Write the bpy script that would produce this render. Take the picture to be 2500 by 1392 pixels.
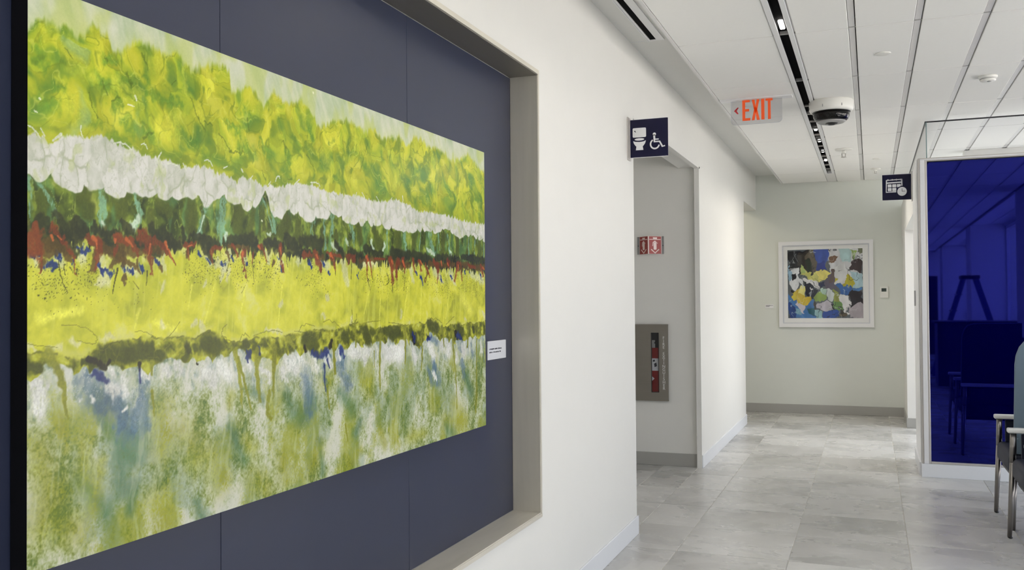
import bpy, bmesh, math, random
import numpy as np
from mathutils import Vector, Matrix
C = bpy.context.scene.collection
for o in list(bpy.data.objects): bpy.data.objects.remove(o)
scene = bpy.context.scene
# brightness of the daylight and the lamps, exposure, key colours
SKY = 3.6; SKY_LO = (.95, .965, 1.0, 1); SKY_HI = (.66, .79, 1.0, 1)
SUN = 62.0
EXPO = -0.27
LIN = [(4.93, .2, 2.6), (3.6, .3, 4.2), (2.4, .3, 4.8), (1.0, .3, 4.8), (-1.5, .4, 3.0), (8.1, .1, 2.5), (8.7, .1, 3), (9.34, .1, 7), (9.96, .1, 8)]
ROOM_FILL = [(1.2, 1.0, 5), (1.8, 5.5, 5), (.8, -4.0, 12), (.8, -9.0, 15)]
OFFICE_FILL = [(1.75, 8.9, 20), (1.9, 11.0, 34)]
CORR, RECESS_FILL = 7, .3
BLUE_SPEC = .95; BLUE_COL = (.0002, .0002, .030, 1)
FLOOR_D = (.27, .263, .25, 1); FLOOR_L = (.70, .69, .67, 1)
PGAIN = .88
PI = math.pi

# ------------------------------------------------------------------ camera
cam_d = bpy.data.cameras.new('camera'); cam = bpy.data.objects.new('camera', cam_d); C.objects.link(cam)
YAW, PITCH, ROLL, FPX = 0.37473141, 0.01788138, 0.00762399, 2226.44
cy, sy = math.cos(YAW), math.sin(YAW)
fw = Vector((-sy*math.cos(PITCH), cy*math.cos(PITCH), math.sin(PITCH)))
rt = Vector((cy, sy, 0)); dn = fw.cross(rt)
r2 = rt*math.cos(ROLL) + dn*math.sin(ROLL); d2 = dn*math.cos(ROLL) - rt*math.sin(ROLL)
cam.matrix_world = Matrix(((r2.x, -d2.x, -fw.x, 0), (r2.y, -d2.y, -fw.y, 0), (r2.z, -d2.z, -fw.z, 1.40), (0, 0, 0, 1)))
cam_d.sensor_fit = 'HORIZONTAL'; cam_d.sensor_width = 36.0; cam_d.lens = FPX/2500.0*36.0
cam_d.clip_start = 0.02; cam_d.clip_end = 300
scene.camera = cam

# ------------------------------------------------------------------ daylight
world = bpy.data.worlds.new('sky'); scene.world = world; world.use_nodes = True
wn = world.node_tree; wn.nodes.clear()
w_out = wn.nodes.new('ShaderNodeOutputWorld'); w_bg = wn.nodes.new('ShaderNodeBackground')
w_tc = wn.nodes.new('ShaderNodeTexCoord'); w_sep = wn.nodes.new('ShaderNodeSeparateXYZ'); w_r = wn.nodes.new('ShaderNodeValToRGB')
wn.links.new(w_tc.outputs['Generated'], w_sep.inputs[0]); wn.links.new(w_sep.outputs['Z'], w_r.inputs[0])
w_r.color_ramp.elements[0].position = 0.0; w_r.color_ramp.elements[0].color = SKY_LO
w_r.color_ramp.elements[1].position = 1.0; w_r.color_ramp.elements[1].color = SKY_HI
wn.links.new(w_r.outputs[0], w_bg.inputs[0]); w_bg.inputs[1].default_value = SKY
wn.links.new(w_bg.outputs[0], w_out.inputs[0])

scene.view_settings.view_transform = 'Standard'; scene.view_settings.look = 'None'
scene.view_settings.gamma = 1.0; scene.view_settings.use_curve_mapping = False
scene.view_settings.exposure = EXPO
scene.cycles.use_denoising = True
scene.cycles.max_bounces = 10; scene.cycles.diffuse_bounces = 7; scene.cycles.glossy_bounces = 5
scene.cycles.transmission_bounces = 8; scene.cycles.transparent_max_bounces = 16
scene.cycles.caustics_reflective = False; scene.cycles.caustics_refractive = False
scene.cycles.sample_clamp_indirect = 6.0

sun_d = bpy.data.lights.new('sun', 'SUN'); sun_d.energy = SUN; sun_d.angle = math.radians(1.0); sun_d.color = (1.0, .93, .88)
sun = bpy.data.objects.new('sun', sun_d); C.objects.link(sun); sun.rotation_euler = (0, math.radians(-42), 0)      # shines over the building onto the paving outside the windows

def area(name, loc, size, power, col, rot=(0, 0, 0), spread=PI, portal=False):
    l = bpy.data.lights.new(name, 'AREA'); l.shape = 'RECTANGLE'; l.size, l.size_y = size
    l.energy = power; l.color = col; l.spread = spread
    if portal: l.cycles.is_portal = True
    o = bpy.data.objects.new(name, l); C.objects.link(o); o.location = loc; o.rotation_euler = rot
    return o
WIN_X = 2.40
for y0, y1 in ((-11.6, -4.95), (-4.05, 1.9), (2.75, 7.8), (8.0, 11.7)):     # sky light enters through the window bays
    area('window_daylight', (WIN_X+.10, (y0+y1)/2, 1.42), (2.66, y1-y0), 1.0, (1, 1, 1), (0, PI/2, 0), portal=True)
WARM = (1.0, 0.93, 0.84)
# the slot fixture's own lamps (its lit cells) then added fill lamps that have no fixtures
for yc, ln, p in LIN:
    area('slot_lamp', (-.415, yc, 2.818), (.036, ln), p, WARM, (0, 0, 0), math.radians(150))
for x, y, p in ROOM_FILL:
    area('room_fill', (x, y, 2.80), (.16, .16), p, WARM, (0, 0, 0), math.radians(160))  # added fill for the rooms, no fixture here
for x, y, p in OFFICE_FILL:
    area('office_fill', (x, y, 2.80), (.5, .5), p, (.90, .95, 1.0))  # added fill, kept out of view, brightens the far end
area('corridor_lamp', (-2.0, 11.1, 2.70), (.5, .5), CORR, (1.0, 0.90, 0.70))
area('recess_fill', (-2.3, 6.4, 2.70), (.3, .3), RECESS_FILL, (1.0, 0.95, 0.86))  # added fill in place of light bounced into the recess

# ------------------------------------------------------------------ helpers
def tag(o, label=None, cat=None, group=None, kind=None):
    if label: o['label'] = label
    if cat: o['category'] = cat
    if group: o['group'] = group
    if kind: o['kind'] = kind
    return o
def thing(name, loc, label, cat, group=None):
    o = bpy.data.objects.new(name, None); C.objects.link(o); o.location = loc; o.empty_display_size = .1
    return tag(o, label, cat, group)
class MB:
    def __init__(s): s.v = []; s.f = []; s.sm = []
    def add(s, v, f, smooth=False):
        n = len(s.v); s.v += [tuple(p) for p in v]; s.f += [tuple(i+n for i in q) for q in f]; s.sm += [smooth]*len(f); return s
    def box(s, x0, x1, y0, y1, z0, z1):
        return s.add([(x0,y0,z0),(x1,y0,z0),(x1,y1,z0),(x0,y1,z0),(x0,y0,z1),(x1,y0,z1),(x1,y1,z1),(x0,y1,z1)],
                     [(0,3,2,1),(4,5,6,7),(0,1,5,4),(1,2,6,5),(2,3,7,6),(3,0,4,7)])
    def prism(s, pts, a0, a1, fn):      # pts 2-D outline, fn(u, v, a) -> 3-D
        n = len(pts); V = [fn(u, v, a0) for u, v in pts] + [fn(u, v, a1) for u, v in pts]
        F = [tuple(range(n))[::-1], tuple(range(n, 2*n))] + [(i, (i+1) % n, n+(i+1) % n, n+i) for i in range(n)]
        return s.add(V, F)
    def lathe(s, prof, c, seg=40, up=1, smooth=True):
        V = []; F = []
        for r, z in prof:
            for k in range(seg): a = 2*PI*k/seg; V.append((c[0]+r*math.cos(a), c[1]+r*math.sin(a), c[2]+z))
        m = len(prof)
        for i in range(m-1):
            for k in range(seg): k2 = (k+1) % seg; F.append((i*seg+k, i*seg+k2, (i+1)*seg+k2, (i+1)*seg+k))
        s.add(V, F, smooth)
        n = len(s.v)-len(V)
        s.f.append(tuple(n+k for k in range(seg))); s.f.append(tuple(n+(m-1)*seg+k for k in range(seg))); s.sm += [False, False]
        return s
    def tube(s, a, b, r0, r1, seg=16):
        a = Vector(a); b = Vector(b); d = (b-a).normalized(); u = d.orthogonal().normalized(); w = d.cross(u)
        V = [a+(u*math.cos(2*PI*k/seg)+w*math.sin(2*PI*k/seg))*r0 for k in range(seg)] + [b+(u*math.cos(2*PI*k/seg)+w*math.sin(2*PI*k/seg))*r1 for k in range(seg)]
        s.add(V, [(k, (k+1) % seg, seg+(k+1) % seg, seg+k) for k in range(seg)], True)
        n = len(s.v)-2*seg; s.f += [tuple(n+k for k in range(seg))[::-1], tuple(n+seg+k for k in range(seg))]; s.sm += [False, False]
        return s
    def build(s, name, m, parent=None, bevel=0, seg=2, sub=0, recalc=True):
        me = bpy.data.meshes.new(name); me.from_pydata(s.v, [], s.f)
        me.polygons.foreach_set('use_smooth', s.sm)
        if recalc or bevel:
            bm = bmesh.new(); bm.from_mesh(me); bmesh.ops.recalc_face_normals(bm, faces=bm.faces)
            if bevel: bmesh.ops.bevel(bm, geom=list(bm.edges), offset=bevel, segments=seg, affect='EDGES', profile=.5, clamp_overlap=True)
            bm.to_mesh(me); bm.free()
        me.materials.append(m)
        o = bpy.data.objects.new(name, me); C.objects.link(o)
        if parent is not None:
            o.parent = parent; o.matrix_parent_inverse = Matrix.Translation(parent.location).inverted()
        return o
def struct(o): o['kind'] = 'structure'; return o
def rrect(x0, x1, z0, z1, r, n=5, corners=(1, 1, 1, 1)):
    P = []
    for (cx, cz, a0, on) in ((x1, z1, 0, corners[0]), (x0, z1, PI/2, corners[1]), (x0, z0, PI, corners[2]), (x1, z0, 1.5*PI, corners[3])):
        if not on: P.append((cx, cz)); continue
        ox = cx-r if cx == x1 else cx+r; oz = cz-r if cz == z1 else cz+r
        for k in range(n+1):
            a = a0+PI/2*k/n; P.append((ox+r*math.cos(a), oz+r*math.sin(a)))
    return P
def ell(cx, cz, rx, rz, n=24, a0=0, a1=2*PI):
    full = abs(a1-a0-2*PI) < 1e-6
    return [(cx+rx*math.cos(a0+(a1-a0)*k/(n if full else n-1)), cz+rz*math.sin(a0+(a1-a0)*k/(n if full else n-1))) for k in range(n)]

# ------------------------------------------------------------------ materials
def srgb(r, g, b):
    f = lambda c: (c/255/12.92 if c/255 <= .04045 else ((c/255+.055)/1.055)**2.4)
    return (f(r), f(g), f(b), 1)
def mat(name, col, rough=.5, metal=0., spec=.5, bump=0., bscale=60., var=0., vscale=8., stretch=(1, 1, 1), coat=0.):
    m = bpy.data.materials.new(name); m.use_nodes = True; nt = m.node_tree; b = nt.nodes['Principled BSDF']
    b.inputs['Base Color'].default_value = col; b.inputs['Roughness'].default_value = rough; b.inputs['Metallic'].default_value = metal
    b.inputs['Specular IOR Level'].default_value = spec; b.inputs['Coat Weight'].default_value = coat
    g = nt.nodes.new('ShaderNodeNewGeometry'); mp = nt.nodes.new('ShaderNodeMapping'); mp.inputs['Scale'].default_value = stretch
    nt.links.new(g.outputs['Position'], mp.inputs[0])
    if True:
        n = nt.nodes.new('ShaderNodeTexNoise'); n.inputs['Scale'].default_value = vscale; n.inputs['Detail'].default_value = 4
        nt.links.new(mp.outputs[0], n.inputs[0])
        mr = nt.nodes.new('ShaderNodeMapRange'); mr.inputs['To Min'].default_value = 1-max(var, .012); mr.inputs['To Max'].default_value = 1+max(var, .012)
        nt.links.new(n.outputs[0], mr.inputs[0])
        mx = nt.nodes.new('ShaderNodeMix'); mx.data_type = 'RGBA'; mx.blend_type = 'MULTIPLY'; mx.inputs[0].default_value = 1
        mx.inputs[6].default_value = col; nt.links.new(mr.outputs[0], mx.inputs[7]); nt.links.new(mx.outputs[2], b.inputs['Base Color'])
    if bump:
        n2 = nt.nodes.new('ShaderNodeTexNoise'); n2.inputs['Scale'].default_value = bscale; n2.inputs['Detail'].default_value = 3
        nt.links.new(mp.outputs[0], n2.inputs[0])
        bp = nt.nodes.new('ShaderNodeBump'); bp.inputs['Strength'].default_value = bump; bp.inputs['Distance'].default_value = .002
        nt.links.new(n2.outputs[0], bp.inputs['Height']); nt.links.new(bp.outputs[0], b.inputs['Normal'])
    return m
M = {}
M['wall'] = mat('wall_paint', srgb(228, 227, 223), .55, spec=.3, bump=.12, bscale=160, var=.008)
M['wall_back'] = mat('wall_paint_greenish', srgb(220, 223, 217), .55, spec=.3, bump=.12, bscale=160, var=.008)
M['soffit'] = mat('soffit_paint', srgb(222, 222, 219), .6, spec=.2, bump=.1, bscale=160)
M['tile_c'] = mat('ceiling_board', srgb(243, 242, 239), .8, spec=.15, bump=.15, bscale=500, var=.01, vscale=40)
M['tbar'] = mat('grid_white_metal', srgb(222, 220, 219), .35, spec=.4)
M['joint'] = mat('joint_grey', srgb(158, 157, 155), .5)
M['trimw'] = mat('white_metal', srgb(228, 228, 230), .3, spec=.45)
M['matte'] = mat('matte_black', srgb(8, 8, 9), .9, spec=.08)
M['black'] = mat('black_plastic', srgb(12, 12, 13), .35)
M['base'] = mat('base_vinyl', srgb(224, 226, 230), .4, spec=.4)
M['base_grey'] = mat('base_vinyl_grey', srgb(168, 167, 163), .4, spec=.4)
M['steel'] = mat('brushed_steel', srgb(218, 213, 200), .42, metal=.4, var=.12, vscale=3, stretch=(8, 1, .6))  # lighter copy, for niche faces that catch the light
M['steel_shaded'] = mat('brushed_steel_along_shaded', srgb(128, 124, 118), .45, metal=.5, var=.08, vscale=3, stretch=(8, .6, 1))  # same steel, shade of the niche's top underside put into its colour
M['cab'] = mat('cabinet_steel', srgb(150, 145, 138), .4, metal=.9, var=.05, vscale=4, stretch=(1, 1, 30))
M['legm'] = mat('satin_nickel', srgb(140, 136, 134), .3, metal=1.)
M['navy'] = mat('navy_panel', srgb(40, 46, 67), .34, spec=.42, var=.03, vscale=1.5)
M['signb'] = mat('sign_navy', srgb(11, 12, 46), .35, spec=.2)
M['white'] = mat('print_white', srgb(236, 236, 238), .5)
M['edge'] = mat('painting_edge', srgb(14, 14, 18), .6, spec=.2)
M['plate'] = mat('label_plate', srgb(206, 208, 214), .35)
M['ink'] = mat('ink', srgb(40, 42, 54), .6)
M['alu'] = mat('champagne_aluminium', srgb(198, 194, 190), .34, metal=.55)
M['red'] = mat('sign_red', srgb(142, 24, 18), .4)
M['redw'] = mat('sign_white', srgb(232, 214, 210), .4)
M['grey'] = mat('grey_plastic', srgb(150, 150, 150), .4)
M['plw'] = mat('white_plastic', srgb(234, 233, 228), .35)
M['vinyl'] = mat('navy_vinyl', srgb(26, 31, 48), .55, spec=.25, bump=.25, bscale=300)
M['vinyl_b'] = mat('greyblue_vinyl', srgb(100, 117, 132), .45, spec=.4)
M['arm'] = mat('solid_surface_white', srgb(232, 232, 230), .3)
M['frame_w'] = mat('frame_white', srgb(232, 232, 234), .35)
M['mattb'] = mat('mat_board', srgb(247, 247, 246), .8, spec=.2)
M['fext'] = mat('extinguisher_red', srgb(120, 16, 18), .3, spec=.5)
M['dark'] = mat('dark_inside', srgb(34, 34, 38), .6)
M['lcd'] = mat('lcd_grey', srgb(70, 84, 74), .3)
M['concrete'] = mat('outdoor_paving', srgb(186, 184, 178), .8, var=.08, vscale=.4)
M['wood'] = mat('desk_laminate', srgb(22, 26, 40), .35)
M['ladder'] = mat('fibreglass_blue', srgb(40, 60, 120), .4)
M['gasket'] = mat('gasket_black', srgb(10, 12, 20), .4)

def glassmat(name, tint, rough=0.0):
    m = bpy.data.materials.new(name); m.use_nodes = True; nt = m.node_tree; nt.nodes.clear()
    o = nt.nodes.new('ShaderNodeOutputMaterial'); mx = nt.nodes.new('ShaderNodeMixShader'); t = nt.nodes.new('ShaderNodeBsdfTransparent'); g = nt.nodes.new('ShaderNodeBsdfGlossy')
    fr = nt.nodes.new('ShaderNodeFresnel'); fr.inputs[0].default_value = 1.45; t.inputs[0].default_value = tint; g.inputs['Roughness'].default_value = rough
    n = nt.nodes.new('ShaderNodeTexNoise'); n.inputs['Scale'].default_value = 2.0
    mr = nt.nodes.new('ShaderNodeMapRange'); mr.inputs['To Min'].default_value = .98; mr.inputs['To Max'].default_value = 1.0; nt.links.new(n.outputs[0], mr.inputs[0])
    mm = nt.nodes.new('ShaderNodeMix'); mm.data_type = 'RGBA'; mm.blend_type = 'MULTIPLY'; mm.inputs[0].default_value = 1; mm.inputs[6].default_value = tint
    nt.links.new(mr.outputs[0], mm.inputs[7]); nt.links.new(mm.outputs[2], t.inputs[0])
    gg = nt.nodes.new('ShaderNodeNewGeometry'); su = nt.nodes.new('ShaderNodeMath'); su.operation = 'SUBTRACT'; su.inputs[0].default_value = 1; nt.links.new(gg.outputs['Backfacing'], su.inputs[1])
    pr = nt.nodes.new('ShaderNodeMath'); pr.operation = 'MULTIPLY'; nt.links.new(su.outputs[0], pr.inputs[0]); nt.links.new(fr.outputs[0], pr.inputs[1])
    nt.links.new(pr.outputs[0], mx.inputs[0]); nt.links.new(t.outputs[0], mx.inputs[1]); nt.links.new(g.outputs[0], mx.inputs[2]); nt.links.new(mx.outputs[0], o.inputs[0])
    return m
M['glass'] = glassmat('clear_glass', (.965, .968, .968, 1))
M['acryl'] = glassmat('acrylic', (.90, .90, .91, 1))
M['dome'] = glassmat('smoked_dome', (.10, .10, .12, 1))
M['glassedge'] = mat('glass_edge', srgb(120, 140, 142), .2)
M['artglass'] = glassmat('picture_glazing', (.99, .99, .99, 1))

def emis(name, col, s):
    m = bpy.data.materials.new(name); m.use_nodes = True; b = m.node_tree.nodes['Principled BSDF']
    b.inputs['Base Color'].default_value = col; b.inputs['Emission Color'].default_value = col; b.inputs['Emission Strength'].default_value = s
    return m
M['led'] = emis('lit_cell', (1, .95, .88, 1), 9)
def exitmat():
    m = mat('exit_orange', srgb(200, 74, 24), .4); b = m.node_tree.nodes['Principled BSDF']
    b.inputs['Emission Color'].default_value = srgb(225, 80, 20); b.inputs['Emission Strength'].default_value = .35
    return m
M['exit'] = exitmat(); M['exit_r'] = mat('arrow_red', srgb(170, 30, 40), .4)

def bluemat():      # dark blue back-painted glass
    m = bpy.data.materials.new('blue_backpainted_glass'); m.use_nodes = True; nt = m.node_tree; b = nt.nodes['Principled BSDF']
    b.inputs['Roughness'].default_value = .02; b.inputs['IOR'].default_value = 1.8; b.inputs['Specular IOR Level'].default_value = BLUE_SPEC
    b.inputs['Specular Tint'].default_value = (.10, .12, 1, 1)
    n = nt.nodes.new('ShaderNodeTexNoise'); n.inputs['Scale'].default_value = .6; g = nt.nodes.new('ShaderNodeNewGeometry'); nt.links.new(g.outputs[0], n.inputs[0])
    mr = nt.nodes.new('ShaderNodeMapRange'); mr.inputs['To Min'].default_value = .97; mr.inputs['To Max'].default_value = 1.03; nt.links.new(n.outputs[0], mr.inputs[0])
    mm = nt.nodes.new('ShaderNodeMix'); mm.data_type = 'RGBA'; mm.blend_type = 'MULTIPLY'; mm.inputs[0].default_value = 1; mm.inputs[6].default_value = BLUE_COL
    nt.links.new(mr.outputs[0], mm.inputs[7]); nt.links.new(mm.outputs[2], b.inputs['Base Color'])
    return m
M['blue'] = bluemat()

def floormat():     # grey slate-look porcelain: each tile draws its own piece of the pattern
    m = bpy.data.materials.new('slate_porcelain'); m.use_nodes = True; nt = m.node_tree; N = nt.nodes; L = nt.links; b = N['Principled BSDF']
    g = N.new('ShaderNodeNewGeometry'); oi = N.new('ShaderNodeObjectInfo')
    cb = N.new('ShaderNodeCombineXYZ'); mu = N.new('ShaderNodeMath'); mu.operation = 'MULTIPLY'; mu.inputs[1].default_value = 37.0
    L.new(oi.outputs['Random'], mu.inputs[0]); L.new(mu.outputs[0], cb.inputs[2])
    ad = N.new('ShaderNodeVectorMath'); ad.operation = 'ADD'; L.new(g.outputs['Position'], ad.inputs[0]); L.new(cb.outputs[0], ad.inputs[1])
    def noise(sc, det, st, rough=.55, dist=0):
        mp = N.new('ShaderNodeMapping'); mp.inputs['Scale'].default_value = st; L.new(ad.outputs[0], mp.inputs[0])
        n = N.new('ShaderNodeTexNoise'); n.inputs['Scale'].default_value = sc; n.inputs['Detail'].default_value = det; n.inputs['Roughness'].default_value = rough; n.inputs['Distortion'].default_value = dist
        L.new(mp.outputs[0], n.inputs[0]); return n.outputs[0]
    def ramp(src, stops):
        r = N.new('ShaderNodeValToRGB'); e = r.color_ramp.elements
        while len(e) < len(stops): e.new(.5)
        for i, (p, c) in enumerate(stops): e[i].position = p; e[i].color = (c, c, c, 1)
        L.new(src, r.inputs[0]); return r.outputs[0]
    def math_(op, a, bb):
        n = N.new('ShaderNodeMath'); n.operation = op
        for i, s in enumerate((a, bb)):
            if isinstance(s, (int, float)): n.inputs[i].default_value = s
            else: L.new(s, n.inputs[i])
        return n.outputs[0]
    big = noise(1.5, 5, (1, .8, 1), .48, .7)
    terr = ramp(big, [(.38, .0), (.392, .34), (.47, .45), (.478, .80), (.58, .86), (.592, 1.0)])      # cleft layers with crisp edges
    streak = noise(2.6, 4, (1, 1.5, 1), .5, .6); fine = noise(26, 4, (1, 1.2, 1), .6); soft = noise(1.1, 2, (1, 1.0, 1))
    dk = ramp(noise(4.0, 3, (1, 1.1, 1), .5, .6), [(.0, 0), (.665, 0), (.70, 1)])
    lt = ramp(noise(3, 4, (1, 1.6, 1), .5, .8), [(.0, 0), (.62, 0), (.655, 1)])
    v = math_('MULTIPLY', terr, .26)
    v = math_('ADD', v, math_('MULTIPLY', streak, .50)); v = math_('ADD', v, math_('MULTIPLY', fine, .14)); v = math_('ADD', v, math_('MULTIPLY', soft, .36))
    v = math_('ADD', v, math_('MULTIPLY', oi.outputs['Random'], .34)); v = math_('SUBTRACT', v, .33)
    v = math_('SUBTRACT', v, math_('MULTIPLY', dk, .12)); v = math_('ADD', v, math_('MULTIPLY', lt, .12))
    cr = N.new('ShaderNodeValToRGB'); e = cr.color_ramp.elements
    e[0].position = .0; e[0].color = FLOOR_D; e[1].position = 1.0; e[1].color = FLOOR_L
    L.new(v, cr.inputs[0]); L.new(cr.outputs[0], b.inputs['Base Color'])
    rr = N.new('ShaderNodeMapRange'); rr.inputs['To Min'].default_value = .16; rr.inputs['To Max'].default_value = .40; L.new(streak, rr.inputs[0]); L.new(rr.outputs[0], b.inputs['Roughness'])
    h = math_('ADD', math_('MULTIPLY', terr, .5), math_('MULTIPLY', streak, .4))
    bp = N.new('ShaderNodeBump'); bp.inputs['Strength'].default_value = .22; bp.inputs['Distance'].default_value = .002; L.new(h, bp.inputs['Height']); L.new(bp.outputs[0], b.inputs['Normal'])
    b.inputs['Specular IOR Level'].default_value = .5
    return m
M['floor'] = floormat(); M['grout'] = mat('grout', srgb(196, 193, 185), .8, var=.04, vscale=20)

def vcmat(name, rough, spec, fine=0., coat=0.):
    m = bpy.data.materials.new(name); m.use_nodes = True; nt = m.node_tree; b = nt.nodes['Principled BSDF']
    a = nt.nodes.new('ShaderNodeVertexColor'); a.layer_name = 'paint'
    n = nt.nodes.new('ShaderNodeTexNoise'); n.inputs['Scale'].default_value = 420; n.inputs['Detail'].default_value = 3
    g = nt.nodes.new('ShaderNodeNewGeometry'); nt.links.new(g.outputs[0], n.inputs[0])
    mr = nt.nodes.new('ShaderNodeMapRange'); mr.inputs['To Min'].default_value = 1-fine; mr.inputs['To Max'].default_value = 1+fine; nt.links.new(n.outputs[0], mr.inputs[0])
    mm = nt.nodes.new('ShaderNodeMix'); mm.data_type = 'RGBA'; mm.blend_type = 'MULTIPLY'; mm.inputs[0].default_value = 1
    nt.links.new(a.outputs[0], mm.inputs[6]); nt.links.new(mr.outputs[0], mm.inputs[7]); nt.links.new(mm.outputs[2], b.inputs['Base Color'])
    b.inputs['Roughness'].default_value = rough; b.inputs['Specular IOR Level'].default_value = spec; b.inputs['Coat Weight'].default_value = coat; b.inputs['Coat Roughness'].default_value = .08
    return m
M['paint'] = vcmat('acrylic_painting', .22, .16, .05, .0); M['print'] = vcmat('art_print', .5, .3)

# ------------------------------------------------------------------ room shell
WX = -1.324; SOF = 2.95; CE = 2.825; BY = 11.74; TOP = 3.2; NY0, NY1, NZ0, NZ1 = .81, 3.66, .50, 2.37; ND = .118
REAR = -15.0; WIN_SILL = .10; WIN_HEAD = 2.78
w = MB()
w.box(-1.50, WX, REAR, NY0, 0, TOP); w.box(-1.50, WX, NY1+.001, 5.385, 0, TOP)                       # wall around the picture niche
w.box(-1.50, WX, NY0, NY1+.001, 0, NZ0); w.box(-1.50, WX, NY0, NY1+.001, NZ1, TOP); w.box(-1.50, WX-ND-.004, NY0, NY1+.001, NZ0, NZ1)
w.box(-1.50, WX, 5.385, 7.69, 2.515, TOP)                                                            # header over the recess opening
w.box(-3.2, WX, 7.69, 10.54, 0, TOP); w.box(-1.50, WX, 10.54, BY, 2.515, TOP)
wl = struct(w.build('wall_left', M['wall']))
struct(MB().box(-3.2, 2.6, BY, BY+.15, 0, TOP).build('wall_back', M['wall_back']))
struct(MB().box(-1.5, 2.6, REAR-.15, REAR, 0, TOP).build('wall_rear', M['wall']))
w = MB().box(-3.35, -3.2, 5.1, BY+.1, 0, TOP).box(-3.2, -1.50, 5.1, 5.25, 0, TOP)
struct(w.build('wall_recess', M['wall']))
struct(MB().box(-3.2, -1.5, 5.25, 7.69, 2.72, 2.82).build('ceiling', M['soffit']))
struct(MB().box(-3.2, -1.5, 10.54, BY, 2.72, 2.82).build('ceiling', M['soffit']))
# slim reveal lining of the recess opening
struct(MB().box(WX-.04, WX+.001, 7.645, 7.69, 0, 2.515).box(WX-.04, WX+.001, 5.385, 7.69, 2.500, 2.516).build('trim_1', M['wall']))
# slab over everything, soffit strip beside the wall
struct(MB().box(WX, -.93, REAR, BY, SOF, TOP+.1).build('ceiling', M['soffit']))
struct(MB().box(-.93, WIN_X+.2, REAR, BY, 2.90, TOP+.1).build('ceiling', M['soffit']))
struct(MB().box(-1.010, -.992, REAR, BY-.12, CE-.004, SOF).build('trim_2', M['tbar']))

# floor: bed plus every tile as its own part
floor = struct(MB().box(-3.35, WIN_X+.25, REAR-.1, BY+.1, -.12, -.0025).build('floor', M['grout']))
XS = [-3.2, -2.86, -2.26, -1.652, -1.357, -1.03, -.43, .178, .783, 1.388, 1.993, 2.40]
YS = [5.096+.573*k for k in range(-6, 12)] + [BY]
G = .0020
cache = {}
for i in range(len(XS)-1):
    x0, x1 = XS[i], XS[i+1]
    for j in range(len(YS)-1):
        y0, y1 = YS[j], YS[j+1]
        if x1 <= WX-.02 and (y1 < 5.385 or (y0 > 7.69 and y1 < 10.54)): continue
        if x0 < -1.3 and x1 > -1.3 and (y1 < 5.385): pass
        key = (i, round(y1-y0, 3))
        if key not in cache:
            hx, hy = (x1-x0)/2-G, (y1-y0)/2-G; b = .0012
            V = [(-hx, -hy, -.008), (hx, -hy, -.008), (hx, hy, -.008), (-hx, hy, -.008), (-hx, -hy, -b), (hx, -hy, -b), (hx, hy, -b), (-hx, hy, -b),
                 (-hx+b, -hy+b, 0), (hx-b, -hy+b, 0), (hx-b, hy-b, 0), (-hx+b, hy-b, 0)]
            F = [(0, 1, 5, 4), (1, 2, 6, 5), (2, 3, 7, 6), (3, 0, 4, 7), (4, 5, 9, 8), (5, 6, 10, 9), (6, 7, 11, 10), (7, 4, 8, 11), (8, 9, 10, 11)]
            me = bpy.data.meshes.new('floor_tile'); me.from_pydata(V, [], F); me.materials.append(M['floor']); cache[key] = me
        o = bpy.data.objects.new('floor_tile', cache[key]); C.objects.link(o); o.parent = floor
        o.location = ((x0+x1)/2, (y0+y1)/2, 0)
far = MB()          # behind the camera nobody tells the tiles apart: joined
for i in range(3, len(XS)-1):
    for j in range(30):
        y1 = YS[0]-.573*j
        if y1 < REAR+.6: break
        far.box(XS[i]+G, XS[i+1]-G, y1-.573+G, y1-G, -.008, 0)
fo = far.build('floor_tiling', M['floor'], floor); fo['kind'] = 'stuff'

# baseboards
BH = .108
def baseb(name, boxes, m): 
    b = MB()
    for q in boxes: b.box(*q, 0, BH)
    return struct(b.build(name, m, bevel=.002, seg=1))
baseb('baseboard_left', [(WX, WX+.010, REAR, 5.385), (WX-.165, WX+.010, 5.385, 5.395)], M['base'])
baseb('baseboard_left', [(WX, WX+.010, 7.65, 10.54), (-3.2, WX+.01, 10.54, 10.55)], M['base'])
baseb('baseboard_recess', [(-3.2, WX-.04, 7.68, 7.69)], M['base_grey'])
baseb('baseboard_back', [(-3.2, .352, BY-.010, BY)], M['base_grey'])
baseb('baseboard_right', [(.342, .352, 10.74, BY-.01), (.342, .47, 10.73, 10.74)], M['base_grey'])

# low wall on the right at the end of the corridor, doorway header above the opening into the glazed room
struct(MB().box(.352, .470, 10.74, BY, 0, 2.50).box(.352, .470, 8.70, 10.74, 2.14, 2.50).build('wall_right', M['wall']))

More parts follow.
